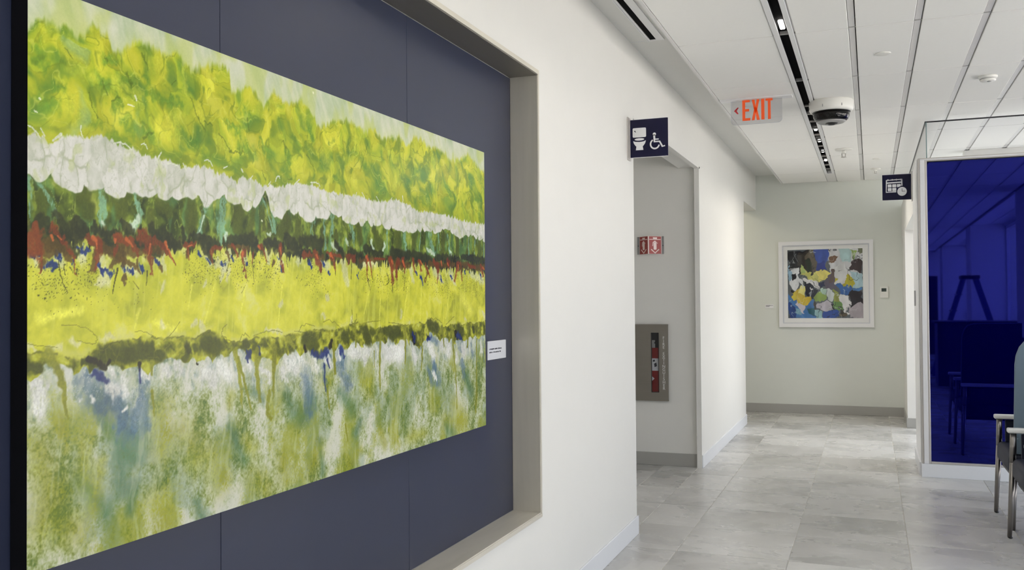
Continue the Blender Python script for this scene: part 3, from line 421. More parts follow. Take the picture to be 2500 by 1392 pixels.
# the large painting
# traced shapes of the painting, in millimetres on the canvas
PD={'B1':[0,982,37,1003,73,1002,111,989,150,1027,183,1024,197,987,224,989,257,1023,291,1028,338,1014,388,1030,403,1011,467,1017,509,1037,553,1028,560,990,598,994,621,1013,653,1015,685,976,727,1021,770,1009,815,1002,843,1018,891,1006,928,967,1002,992,1078,1012,1162,995,1240,1009,1277,992,1380,1013,1441,995,1493,1037,1577,1016,1714,1016,1775,988,1838,1007,1930,1040,2042,991,2091,995],'B2':[1,790,28,791,55,782,73,798,121,802,171,814,224,802,257,799,302,793,363,789,401,785,467,798,494,788,537,784,574,774,612,791,652,783,676,771,743,783,814,797,909,802,969,792,1032,793,1121,797,1191,792,1290,795,1383,811,1453,798,1540,785,1633,793,1765,790,1871,784,1983,785,2087,788],'B3':[1,713,37,714,74,703,121,703,161,717,192,708,213,700,257,719,302,703,350,708,375,704,413,725,467,708,494,713,530,739,581,731,620,717,651,723,689,760,726,709,760,707,778,727,832,713,889,701,948,722,1010,739,1053,725,1109,714,1167,728,1239,715,1315,714,1396,720,1480,719,1570,732,1632,723,1730,747,1834,721,1944,743,2086,724],'B4':[1,621,55,612,121,618,202,618,257,629,338,619,439,616,551,622,675,626,813,625,968,613,1074,626,1189,617,1341,619,1508,619,1695,623,1905,624,2084,624],'B5':[1,552,47,548,102,566,171,569,224,559,302,561,350,586,439,593,551,593,675,596,777,581,888,579,967,576,1074,585,1189,595,1340,571,1508,585,1695,568,1904,576,2083,563],'B6':[2,393,65,389,121,381,161,401,224,410,279,412,350,405,400,411,439,405,466,415,507,417,551,391,611,392,674,395,776,391,812,402,887,411,1008,410,1095,413,1164,423,1236,405,1338,406,1477,409,1596,412,1676,396,1725,395,1829,399,1977,403,2080,403],'B7':[2,349,29,357,56,369,102,358,171,357,224,353,302,347,350,352,374,364,426,361,466,353,521,359,565,371,611,359,674,345,741,325,776,349,812,358,925,338,1029,360,1117,367,1187,352,1312,361,1419,351,1534,332,1596,378,1691,345,1828,335,1938,342,2079,349],'teal':((122,164,134),0.5,[[[11,718,39,691,60,660,63,645],3.6,3.6],[[1,709,4,666,3,643],7.3,2.9],[[171,706,173,666,176,634],11.3,9.7],[[251,719,268,691,273,666,260,640],4.2,10.1],[[487,726,467,691,453,658,442,634],6.6,11.3],[[534,745,530,706,522,668,529,635],9.5,19.0],[[709,754,722,703,729,662],5.2,5.2],[[676,750,700,712,722,662],4.1,4.1],[[908,719,889,684,892,662],8.9,3.3],[[958,734,948,688,958,632],9.0,4.5],[[993,726,993,691,985,651],12.5,3.4],[[1075,727,1102,693,1106,652],10.6,3.5],[[1303,720,1305,675,1310,647],5.1,2.6],[[1418,728,1423,682,1434,653],10.6,6.7],[[1607,728,1600,692,1637,655],12.6,8.4],[[1664,739,1673,697,1680,665],4.3,2.9],[[1747,723,1756,672,1763,650],5.9,5.9],[[1926,742,1917,695,1928,658],6.2,4.6],[[2002,739,1974,699,1981,644],6.3,3.1],[[1534,730,1530,688,1521,647],3.4,2.7],[[2070,736,2068,640],3.2,3.2]]),'pale':((196,214,190),0.8,[[[260,652,257,639],5.0,9.2],[[268,670,264,653],2.5,5.1],[[445,639,451,632],4.6,2.8],[[466,682,450,644],2.8,1.9],[[1204,663,1226,646],8.7,5.0],[[1289,662,1284,646],7.6,5.1],[[1584,661,1631,649],8.4,5.6],[[1763,665,1777,651],5.9,4.4],[[1064,667,1075,650],7.1,3.5],[[993,646,1048,602],6.8,9.1],[[1048,602,1069,544],8.2,4.7],[[545,645,537,640],6.7,3.8],[[700,658,712,655],3.1,5.1],[[171,645,179,634],4.1,3.2]]),'dkblob':((48,52,24),0.5,[[[29,638,45,633],13.5,9.0],[[20,623,55,619],13.3,8.9],[[69,641,88,616],12.2,13.7],[[111,645,126,618],9.4,14.0],[[100,638,111,621],7.8,10.9],[[153,644,151,628],6.4,8.0],[[183,626,213,626],9.7,6.5],[[224,654,245,634],6.6,11.6],[[305,643,320,622],12.0,15.5],[[338,632,375,612],14.1,12.3],[[394,649,398,622],7.2,7.2],[[426,633,494,619],10.9,14.6],[[551,629,643,639],13.4,17.3],[[692,639,760,628],10.3,14.4],[[777,655,813,636],14.8,19.1],[[850,649,928,642],17.4,19.6],[[1010,646,1042,631],11.6,11.6],[[1097,627,1142,605],16.7,21.4],[[1166,643,1263,632],9.8,12.2],[[1341,638,1451,637],18.2,15.6],[[1479,638,1599,622],16.2,18.9],[[1663,639,1832,631],11.4,17.2],[[1869,647,2076,640],12.2,15.2],[[74,596,102,582],15.2,10.6],[[171,601,224,579],13.0,11.3],[[268,606,314,592],8.5,10.2],[[466,608,494,581],9.3,7.4],[[831,615,888,612],10.8,10.8]]),'petal':((74,84,24),0.7,[[[126,701,136,662],20.3,17.2],[[224,695,224,670],21.6,19.9],[[302,677,305,643],12.0,13.8],[[332,697,356,682],17.4,12.2],[[426,706,416,651],16.4,16.4],[[589,712,584,663],21.6,15.7],[[643,707,630,666],8.0,14.0],[[778,692,760,664],25.4,21.2],[[832,691,828,658],15.1,19.4],[[948,688,938,654],9.0,11.3],[[1010,681,1014,658],9.3,11.6],[[1132,713,1147,666],14.5,14.5],[[1227,702,1264,660],15.0,22.5],[[1374,705,1381,640],21.0,23.6],[[1495,711,1485,659],16.3,16.3],[[1713,721,1702,655],14.6,14.6],[[1826,706,1826,653],15.0,18.0],[[2029,714,2028,654],14.3,19.1],[[1925,711,1906,664],7.7,9.2],[[676,720,684,670],6.1,8.2],[[37,684,29,646],16.5,13.5]]),'rust':((122,60,26),0.5,[[[20,623,16,589],8.9,22.2],[[55,625,74,604,92,589,102,566,110,536],7.5,2.2],[[27,578,32,556,25,541],6.0,3.0],[[136,607,156,604],9.5,11.1],[[161,609,159,569,157,553],8.0,4.8],[[208,615,204,578],6.6,3.3],[[213,616,257,606,268,581],11.6,5.0],[[279,624,293,608,298,574,305,544],15.3,3.4],[[302,617,332,610,350,589],10.3,2.6],[[338,610,362,585,375,568],6.2,1.8],[[403,609,433,615],6.3,5.4],[[411,605,416,578],4.5,1.4],[[494,609,488,600,495,570],5.6,1.4],[[501,612,522,612],4.7,4.7],[[566,622,581,594],5.8,2.9],[[604,605,596,590,613,546],6.9,1.5],[[662,626,675,623],9.1,7.1],[[683,614,695,583],4.1,1.5],[[643,607,638,581],3.0,1.5],[[751,632,754,591,763,565],8.4,4.2],[[908,619,927,597,933,569],11.1,5.6],[[850,611,888,612],8.7,6.5],[[984,616,999,600,1009,571],9.2,3.4],[[1074,617,1108,613],10.6,9.4],[[1085,603,1074,591],4.7,2.4],[[1178,619,1189,607],11.0,7.3],[[1201,607,1213,558],5.0,1.9],[[1182,601,1184,545],3.7,1.2],[[1328,619,1340,587,1340,535],14.2,1.9],[[1408,622,1422,576],11.9,4.0],[[1373,614,1361,561],10.5,3.9],[[1479,618,1493,580],6.8,4.1],[[1523,619,1538,586],9.6,4.1],[[1631,623,1669,611,1655,553],11.4,2.8],[[1745,625,1745,613],10.3,7.3],[[1832,619,1803,556],10.5,3.0],[[1850,624,1867,557],7.5,2.3],[[1924,619,1980,613],7.7,7.7],[[2039,623,2059,584],9.5,8.0],[[1226,618,1289,616],3.8,3.8],[[968,621,1041,613],4.6,4.6],[[1568,614,1599,566],5.6,4.2]]),'org':((186,96,46),0.8,[[[52,611,56,602],3.0,2.2],[[65,611,74,605],1.5,1.1],[[149,614,156,607],4.7,3.2],[[157,604,158,591],2.4,0.8],[[204,613,203,605],3.3,1.6],[[234,615,251,601],4.1,1.7],[[344,615,350,600],4.4,1.8],[[353,600,369,572],2.2,0.9],[[602,605,599,593],5.0,3.0],[[662,624,669,618],5.0,3.0],[[751,624,756,607],3.2,1.1],[[914,613,923,603],3.4,1.7],[[984,618,995,609],5.8,2.3],[[1178,619,1189,607],6.1,3.7],[[1335,612,1341,606],5.2,3.9],[[1408,615,1422,596],5.3,2.0],[[1532,620,1544,609],4.1,2.7],[[1689,623,1695,611],5.8,2.9],[[1742,620,1749,613],4.4,2.9],[[1832,616,1839,594],3.8,1.5],[[300,608,295,586],2.6,0.9],[[413,610,426,613],1.8,1.8],[[2059,615,2071,608],4.8,3.2]]),'brn':((92,72,26),0.5,[[[11,593,47,579],16.1,11.7],[[47,594,92,581],12.2,10.6],[[151,600,224,571],9.6,14.4],[[224,596,279,590],16.6,10.0],[[302,600,338,600],12.0,6.9],[[551,617,627,614],5.8,5.8],[[850,611,947,607],7.6,7.6],[[1142,605,1263,615],7.3,7.3],[[1340,600,1450,603],13.0,11.7],[[1599,611,1797,615],9.9,9.9],[[1868,617,2076,614],9.1,10.6],[[38,564,25,549],5.2,3.8],[[88,597,90,566],4.6,5.4],[[153,584,149,552],4.8,7.2],[[192,558,208,570,234,571,257,560],5.7,4.9],[[224,538,229,530],7.5,5.0],[[326,562,332,553],7.0,4.3],[[262,572,268,547],5.0,2.5],[[407,596,407,585],4.5,4.5],[[759,570,759,562],5.2,3.2],[[933,586,935,566],5.6,4.5],[[1583,580,1567,552],7.0,2.8],[[544,602,551,583],3.8,2.9],[[725,590,716,574],4.2,2.1],[[3,585,7,581],4.4,3.6]]),'blue':((28,48,108),0.6,[[[16,574,17,569],6.7,6.7],[[39,553,56,548],8.2,6.8],[[60,580,66,569],6.1,6.1],[[116,586,131,582],6.2,6.2],[[166,561,173,549],4.8,6.4],[[176,549,192,541],7.3,5.7],[[224,563,229,553],5.8,5.8],[[245,551,250,547],5.9,5.0],[[273,560,279,556],5.0,5.9],[[312,579,320,570],5.2,5.2],[[446,598,455,587],4.6,5.5],[[477,580,483,576],4.7,3.7],[[526,577,531,575],5.8,5.8],[[559,591,566,584],4.8,4.8],[[619,581,618,576],4.0,4.0],[[747,596,756,589],5.2,4.2],[[754,575,754,561],4.2,4.2],[[878,595,888,585],5.5,5.5],[[943,598,947,587],5.6,5.6],[[978,567,980,563],4.6,4.6],[[1126,563,1130,557],6.0,3.6],[[1531,561,1549,551],8.2,6.9],[[1502,581,1508,575],5.4,4.1],[[1688,568,1694,554],5.8,4.3],[[1762,577,1779,567],4.4,4.4],[[1886,598,1893,587],4.6,4.6],[[1931,596,1934,589],3.1,3.1],[[2031,588,2043,569],6.3,4.7],[[98,566,100,559],3.1,3.9]]),'wht2':((206,208,168),1.0,[[[16,585,24,564],11.8,10.4],[[56,580,74,558],12.0,10.5],[[121,575,126,567],11.1,7.9],[[166,569,181,529],11.2,12.8],[[234,555,257,551],16.6,11.6],[[332,592,338,558],7.0,10.4],[[480,581,529,573],11.2,11.2],[[596,614,611,585],5.9,9.8],[[551,602,522,544],7.7,6.7],[[759,580,759,565],8.4,6.3],[[888,629,968,587],15.4,15.4],[[1041,601,1074,544],14.0,11.7],[[1142,593,1238,609],12.1,16.9],[[1450,603,1478,550],12.1,8.0],[[1630,595,1694,554],14.2,11.4],[[1762,592,1796,555],14.8,11.8],[[1942,589,2058,560],12.4,15.5],[[692,609,700,589],8.2,9.3],[[822,626,831,594],7.6,9.7]]),'thin':((60,62,20),0.3,[[[67,565,74,527,88,506],1.2,0.8],[[80,558,81,543,83,539],1.1,0.8],[[110,551,109,539],1.6,0.9],[[210,554,202,525,197,503],2.5,0.8],[[291,552,288,522],1.7,0.8],[[251,530,268,514],0.7,0.5],[[619,536,614,550],1.0,1.0],[[638,586,644,541],1.0,0.7],[[777,592,784,576],1.1,1.1],[[1201,546,1182,558,1201,519],1.2,1.0],[[1340,548,1337,516],2.1,1.3],[[1304,573,1319,548,1301,538],1.5,1.5],[[1422,563,1413,520],1.3,1.1],[[1009,571,1009,560],1.6,1.2],[[1995,559,1999,543],1.6,1.1],[[1096,603,1092,550],1.7,1.0],[[1218,596,1215,552],1.5,1.0],[[551,578,541,556],1.0,0.8]]),'tend':((212,216,196),0.3,[[[1,806,15,801,28,786],1.2,1.2],[[27,806,37,792],1.0,1.2],[[119,826,118,814,126,801],1.2,1.2],[[200,805,224,812,248,799],1.6,1.6],[[274,814,285,819,291,808],1.2,1.2],[[332,806,321,793,317,782],1.4,2.6],[[350,785,375,788,392,776],2.1,1.2],[[398,792,407,778],1.1,1.4],[[467,808,483,813,494,799],1.5,1.3],[[533,800,546,806],1.5,1.3],[[597,806,603,800],2.0,2.0],[[631,786,640,795],1.6,1.6],[[733,793,736,804,748,810,750,802],1.6,1.4],[[814,795,836,810],1.7,1.7],[[889,808,925,814,933,802],2.0,1.3],[[701,779,712,790],1.2,1.2],[[1116,790,1125,807],1.4,1.4],[[1156,810,1174,793],1.5,1.5],[[1252,798,1240,807],1.5,1.5],[[1330,806,1338,813],1.5,1.5],[[1411,811,1408,827],2.1,1.6],[[55,788,72,802],2.2,3.0]]),'drip':((128,132,36),0.7,[[[47,392,79,337,83,291,87,267],12.2,2.3],[[573,371,595,301,598,233],7.8,2.9],[[583,351,610,290,633,224],5.9,2.9],[[655,366,658,286,664,240],9.1,6.1],[[721,373,724,301,720,244],9.3,3.1],[[707,261,690,212,710,194],5.2,6.2],[[785,391,812,368],8.6,6.4],[[997,370,1003,313,1007,284],5.8,5.8],[[1113,425,1117,353],4.8,3.6],[[1261,383,1255,308,1257,221],6.3,3.8],[[1420,404,1424,324,1418,285],8.0,4.0],[[1535,359,1543,304,1533,257],5.5,4.1],[[1776,393,1785,304,1808,214,1813,95],5.9,3.0],[[1912,389,1915,328,1907,313],6.2,4.6],[[1995,340,1993,231],4.7,4.7],[[1993,231,1983,61],4.7,6.3],[[1692,396,1708,323],7.2,2.9],[[965,253,975,190],4.6,3.4],[[302,360,304,334],4.3,2.6],[[304,300,311,248],4.3,1.7],[[1059,134,1070,85],3.5,2.4],[[1223,335,1223,286],2.5,1.2]]),'dome':((70,76,18),0.8,[[[2,373,25,367],13.1,10.2],[[121,370,166,371],6.3,12.6],[[171,385,224,383],16.2,21.1],[[245,382,326,374],18.5,15.1],[[279,395,302,394],10.2,10.2],[[408,389,410,378],10.8,10.8],[[466,390,507,384],20.5,22.3],[[611,383,626,378],13.9,5.9],[[803,369,797,364],17.1,10.7],[[868,382,906,369],24.2,22.0],[[1050,385,1072,373],18.7,14.0],[[1175,393,1187,374],19.5,22.0],[[1286,395,1378,385],15.2,17.8],[[1333,378,1338,373],18.1,15.5],[[1462,386,1491,361],16.2,18.9],[[1596,405,1653,390],19.7,19.7],[[1742,387,1752,382],8.8,8.8],[[1829,384,1864,368],21.0,21.0],[[1957,388,1969,372],7.8,9.4],[[2067,385,2071,361],9.6,9.6]]),'blk':((36,34,16),0.6,[[[136,375,156,374],6.3,6.3],[[166,369,176,360],8.0,8.0],[[190,371,183,364],4.9,3.2],[[655,364,661,358],8.1,8.1],[[858,366,864,353],5.5,5.5],[[987,371,982,360],9.2,9.2],[[1476,368,1487,348],10.8,8.1],[[1580,364,1596,359],7.0,7.0],[[1811,370,1821,350],13.5,7.5],[[268,358,270,349],6.0,4.2],[[1907,316,1911,313],4.6,3.9],[[440,349,443,347],2.7,2.7]]),'bstain':((78,104,124),1.6,[[[131,332,171,281],20.5,23.7],[[213,300,245,223],28.2,21.6],[[279,328,285,234],11.9,17.0],[[867,278,885,200],24.2,22.0],[[1028,300,1071,249],18.6,20.9],[[1626,271,1657,212],17.0,19.9],[[117,349,161,349],6.2,10.9],[[166,337,166,321],11.2,6.4],[[268,350,273,303],4.2,4.2],[[273,303,256,229],8.4,10.1],[[618,360,634,357],7.0,9.0],[[896,353,966,338],8.9,13.3],[[966,344,976,326],11.4,9.1],[[1033,346,1050,321],14.0,11.7],[[951,305,955,237],8.0,5.7],[[1033,322,1045,298],9.4,5.8],[[1611,356,1659,340],14.1,8.5],[[1828,339,1845,301],13.5,6.0],[[1534,332,1543,290],4.1,2.8],[[1937,327,1956,280],6.2,7.8],[[2054,337,2065,257],6.4,6.4],[[1626,285,1642,256],11.4,8.5],[[176,312,166,281],16.2,14.6],[[213,292,224,242],21.6,13.3],[[1588,253,1609,216],12.6,14.0],[[1863,270,1880,209],13.7,12.2]]),'tuft':((218,219,212),1.2,[[[21,335,29,297],19.2,16.3],[[12,350,29,334],7.3,11.7],[[187,323,202,310],13.0,17.8],[[224,332,234,307],11.6,14.9],[[192,355,197,347],6.6,4.9],[[279,340,290,327],8.5,10.2],[[302,338,290,322],6.9,3.4],[[338,349,350,330],10.6,10.6],[[374,355,387,336],8.9,10.7],[[466,330,493,310],20.5,24.2],[[521,336,550,314],15.2,19.0],[[626,333,629,318],11.9,7.9],[[698,303,703,292],8.2,8.2],[[776,328,811,315],19.1,23.3],[[839,345,848,323],10.9,13.1],[[758,308,775,286],12.6,8.4],[[906,325,915,308],8.9,13.3],[[966,327,986,308],9.1,9.1],[[1029,340,1033,322],5.8,7.0],[[1094,342,1163,314],19.0,19.0],[[1140,352,1187,337],12.1,16.9],[[1311,318,1391,313],20.5,25.6],[[1299,344,1405,332],10.2,10.2],[[1476,321,1490,294],13.5,16.2],[[1595,329,1626,299],16.9,19.7],[[1741,336,1751,306],11.8,23.5],[[1675,353,1684,324],7.1,14.3],[[1863,315,1870,292],15.2,12.2],[[2034,322,2038,291],8.0,15.9],[[234,274,224,267],4.1,2.5],[[146,307,151,295],3.2,4.7],[[115,306,117,302],2.3,3.9],[[1625,243,1651,213],8.5,5.7],[[1810,296,1813,273],7.5,15.0],[[661,321,707,307],5.0,5.0]]),'ypale':((205,204,160),1.3,[[[2,409,20,401],5.8,2.9],[[47,401,74,406],3.8,6.1],[[102,412,116,407],7.8,6.2],[[176,412,197,416],9.7,6.5],[[332,445,338,436],5.2,7.0],[[426,433,436,442],5.5,7.3],[[455,437,459,423],4.7,9.3],[[691,417,758,408],4.1,5.2],[[1095,443,1099,425],5.9,8.3],[[1398,450,1393,437],6.6,6.6],[[957,502,967,491],9.0,6.8],[[759,491,750,476],4.2,6.3],[[1448,416,1462,402],5.4,4.0],[[946,451,952,446],9.0,5.6],[[332,505,338,523],3.5,7.0],[[2056,440,2072,416],6.4,9.6],[[1883,420,1902,412],7.6,4.6],[[551,564,544,535],3.8,4.8],[[1796,555,1813,541],4.5,4.5],[[473,534,466,524],3.8,5.6],[[166,529,161,521],8.0,4.8]]),'ystr':((222,222,84),1.5,[[[501,525,466,441],1.9,2.8],[[611,526,596,467],3.0,2.0],[[1262,496,1248,346],2.5,3.8],[[1450,563,1406,417],4.0,3.4],[[1537,537,1527,414],2.8,2.1],[[1201,533,1164,448],2.5,1.9],[[1761,540,1726,424],3.0,3.0],[[741,424,759,528],2.1,2.1],[[413,470,426,524],1.8,2.7],[[268,471,256,438],3.4,5.1],[[314,445,375,426],5.2,6.9],[[29,460,121,473],10.5,7.5],[[1866,496,1940,450],21.3,18.2]]),'vein':((120,124,38),0.4,[[[74,444,121,444,156,425,161,409,141,405,112,415],0.9,0.9],[[387,443,362,417,338,405],0.9,0.9],[[543,434,522,421,529,402,580,388],1.1,1.1],[[588,389,603,416,626,399],1.0,1.0],[[642,402,707,417,758,408],1.0,1.0],[[830,405,849,431,906,419],1.1,1.1],[[1095,461,1100,443,1090,419,1122,425,1122,448],1.7,1.4],[[946,429,987,439,1051,401],1.1,1.1],[[812,409,887,403,966,404],1.1,1.1],[[1312,420,1406,411],1.3,1.3],[[1566,413,1628,433,1692,410],1.4,1.4],[[1725,402,1794,430],1.5,1.5],[[611,526,596,506],0.8,0.8],[[1176,423,1261,427],1.2,1.2],[[256,426,279,429,314,412],0.8,0.8],[[2,413,29,408,65,404],0.7,0.7]]),'gstain':((78,112,82),3.0,[[[245,223,268,203],18.5,23.5],[[171,257,256,163],9.7,17.8],[[213,186,224,111],13.3,21.6],[[122,147,182,71],11.1,17.4],[[775,244,811,198],17.0,23.3],[[1028,230,1093,177],13.9,23.2],[[886,222,847,172],22.0,17.6],[[550,190,610,104],9.6,13.4],[[924,107,943,15],9.0,11.2],[[438,42,465,-10],12.7,16.4],[[256,121,245,65],8.4,10.1],[[1138,136,1115,103],9.7,12.1],[[1898,207,1934,143],12.2,15.3],[[1753,15,1720,48],17.8,14.8],[[674,244,642,267],10.2,10.2]]),'ostain':((146,150,44),3.2,[[[21,224,47,146],22.2,26.6],[[122,224,131,145],12.6,19.0],[[74,269,84,214],12.2,7.6],[[30,90,103,58],30.0,27.0],[[326,263,337,175],22.6,26.1],[[400,210,438,141],23.4,28.8],[[493,142,521,72],20.7,26.3],[[610,153,641,128],11.9,15.8],[[1186,252,1198,214],14.8,17.2],[[1258,83,1283,42],12.6,12.6],[[1789,113,1859,60],23.8,23.8],[[1720,62,1895,41],17.5,14.6],[[1361,56,1374,28],10.5,10.5],[[641,49,689,20],26.0,24.0],[[924,85,884,36],22.4,17.9],[[314,76,337,20],22.4,22.4],[[1992,168,1983,92],7.9,9.4],[[1092,23,1137,52],16.7,11.9],[[171,177,151,86],8.1,13.0],[[550,247,565,275],9.6,9.6],[[757,79,774,24],21.0,21.0],[[1444,44,1561,41],18.8,10.7]]),'folg':((92,134,46),2.2,[[[28,944,37,924],12.0,10.5],[[55,886,83,889],10.5,7.5],[[20,860,55,845],11.8,13.3],[[161,937,181,918],4.8,11.2],[[213,900,207,878],6.6,8.3],[[224,944,257,926],6.6,5.0],[[181,975,202,976],6.5,6.5],[[121,842,161,841],15.8,9.5],[[234,854,257,841],10.0,11.6],[[279,965,291,950],6.8,6.8],[[302,927,363,913],10.3,10.3],[[363,922,388,918],8.9,7.1],[[388,855,440,845],12.5,8.9],[[414,850,427,843],7.3,7.3],[[613,952,628,935],9.9,9.9],[[612,858,644,852],15.8,13.9],[[597,890,552,902],7.8,7.8],[[676,883,709,857],6.1,10.2],[[467,812,523,811],14.9,11.2],[[779,878,796,848],5.3,8.5],[[871,969,890,939],8.8,8.8],[[1145,909,1168,887],9.7,9.7],[[1454,939,1482,889],10.7,16.1],[[1733,904,1766,879],11.7,11.7],[[1240,834,1266,862],7.5,10.0],[[279,845,314,834],10.2,11.9],[[192,822,224,819],11.5,6.6],[[778,825,814,813],12.7,8.5],[[1011,832,1054,825],9.3,9.3],[[1572,872,1602,819],6.9,11.1]]),'foly':((206,208,66),2.2,[[[46,987,73,983],10.6,12.2],[[101,963,111,942],17.2,20.3],[[161,1010,166,995],12.8,11.2],[[224,985,229,974],6.6,6.6],[[213,941,224,919],8.3,11.6],[[314,999,338,987],18.9,15.5],[[257,926,274,912],11.8,13.4],[[92,867,121,849],15.4,18.5],[[363,877,375,853],12.5,17.8],[[338,864,388,891],14.1,12.3],[[440,928,467,896],10.9,14.6],[[552,863,582,848],13.4,11.5],[[644,998,652,970],10.0,10.0],[[727,1005,744,977],10.4,12.5],[[815,862,824,852],12.8,12.8],[[852,998,862,967],10.9,15.3],[[509,866,530,850],7.6,9.5],[[970,952,1012,936],16.0,16.0],[[1100,986,1122,954],11.9,16.7],[[1267,989,1318,946],15.1,20.2],[[1484,1011,1498,972],10.8,18.9],[[1098,842,1121,821],16.7,11.9],[[1370,862,1343,820],13.1,10.5],[[1636,978,1667,940],14.2,14.2],[[1838,977,1873,936],15.0,18.0],[[1987,1013,2006,968],12.6,15.7],[[929,900,970,872],13.4,13.4],[[151,919,171,948],8.0,6.4],[[73,902,64,907],7.6,6.1],[[401,1002,407,949],5.4,5.4],[[474,1000,488,966],2.8,2.8],[[467,1013,538,1024],3.7,2.8],[[1946,821,2024,859],12.4,12.4],[[440,772,427,788],5.5,5.5]]),'folk':((84,104,30),0.9,[[[136,896,143,873,161,849],1.9,1.7],[[234,954,246,932],2.5,3.3],[[173,924,181,901],1.6,2.4],[[197,888,213,900],1.6,2.4],[[101,951,83,966],1.1,1.1],[[176,973,186,968],2.4,2.4],[[279,1003,291,976],2.5,3.4],[[375,969,363,957],1.1,1.1],[[420,942,453,894,467,877],1.8,1.8],[[467,896,495,892],1.9,1.9],[[516,876,559,845],1.9,1.4],[[621,934,625,905],2.0,2.0],[[552,844,612,843],2.9,1.9],[[761,896,779,878],4.2,2.1],[[871,881,909,842],2.2,1.7],[[302,841,279,824],3.4,2.6],[[676,811,692,793],2.0,1.5],[[787,804,805,812],3.2,3.2],[[1193,965,1145,872],1.2,1.2],[[1572,900,1633,822],1.7,1.4],[[1385,995,1393,931],1.3,1.3]]),'blue2':((34,46,100),0.9,[[[617,362,632,356],6.9,8.9],[[615,351,620,339],5.0,3.0],[[661,368,664,356],6.1,7.1],[[896,351,925,340],7.8,10.0],[[945,341,966,347],10.2,10.2],[[1039,348,1054,327],8.2,7.0],[[966,327,978,303],3.4,3.4],[[1476,378,1488,354],9.5,8.1],[[1580,360,1602,356],8.4,8.4],[[1828,359,1857,343],12.0,9.0],[[161,349,146,348],9.6,6.4],[[171,341,183,334],6.5,6.5],[[270,349,272,320],2.5,2.5],[[951,316,955,237],2.8,1.7]]),'spark':((228,232,196),0.5,[[[237,890,254,890],1.7,1.7],[[257,912,261,903],2.5,1.7],[[25,859,27,858],2.2,2.2],[[901,1054,903,1054],3.3,3.3],[[14,835,20,833],1.5,1.5],[[675,689,677,688],2.0,2.0]])}
def lat(seed):
    return np.random.RandomState(seed).rand(256,256).astype(np.float32)
_L={}
def vn(x,y,seed=0):
    if seed not in _L: _L[seed]=lat(seed)
    T=_L[seed]; xf=np.floor(x); yf=np.floor(y); xi=xf.astype(np.int32)&255; yi=yf.astype(np.int32)&255
    fx=(x-xf); fy=(y-yf); fx=fx*fx*(3-2*fx); fy=fy*fy*(3-2*fy); x1=(xi+1)&255; y1=(yi+1)&255
    a=T[yi,xi]*(1-fx)+T[yi,x1]*fx; b=T[y1,xi]*(1-fx)+T[y1,x1]*fx
    return a*(1-fy)+b*fy
def fb(x,y,seed=0,o=4,g=.5):
    s=0;a=1;t=0
    for i in range(o):
        s=s+a*vn(x*2**i+17.3*i,y*2**i+9.1*i,seed+i); t+=a; a*=g
    return s/t
def wor(x,y,seed=0):
    xi=np.floor(x);yi=np.floor(y); d1=np.full(x.shape,9.,np.float32); d2=d1.copy(); idn=np.zeros(x.shape,np.float32)
    if seed not in _L: _L[seed]=lat(seed)
    if seed+500 not in _L: _L[seed+500]=lat(seed+500)
    A=_L[seed];B=_L[seed+500]
    for i in(-1,0,1):
        for j in(-1,0,1):
            cx=(xi+i).astype(np.int32)&255; cy=(yi+j).astype(np.int32)&255
            px=xi+i+.15+.7*A[cy,cx]; py=yi+j+.15+.7*B[cy,cx]
            d=np.hypot(px-x,py-y); m=d<d1
            d2=np.where(m,d1,np.minimum(d2,d)); idn=np.where(m,A[cx,cy],idn); d1=np.where(m,d,d1)
    return d1,d2,idn
def ss(a,b,x):
    t=np.clip((x-a)/(b-a),0,1); return t*t*(3-2*t)
def c3(r,g,b): return np.array([r,g,b],np.float32)/255
def mix(A,col,m):
    return A+(np.asarray(col,np.float32)-A)*m[...,None]
def ramp(v,stops):
    xs=[s[0] for s in stops]; return np.stack([np.interp(v,xs,[s[1][k]/255 for s in stops]) for k in range(3)],-1).astype(np.float32)
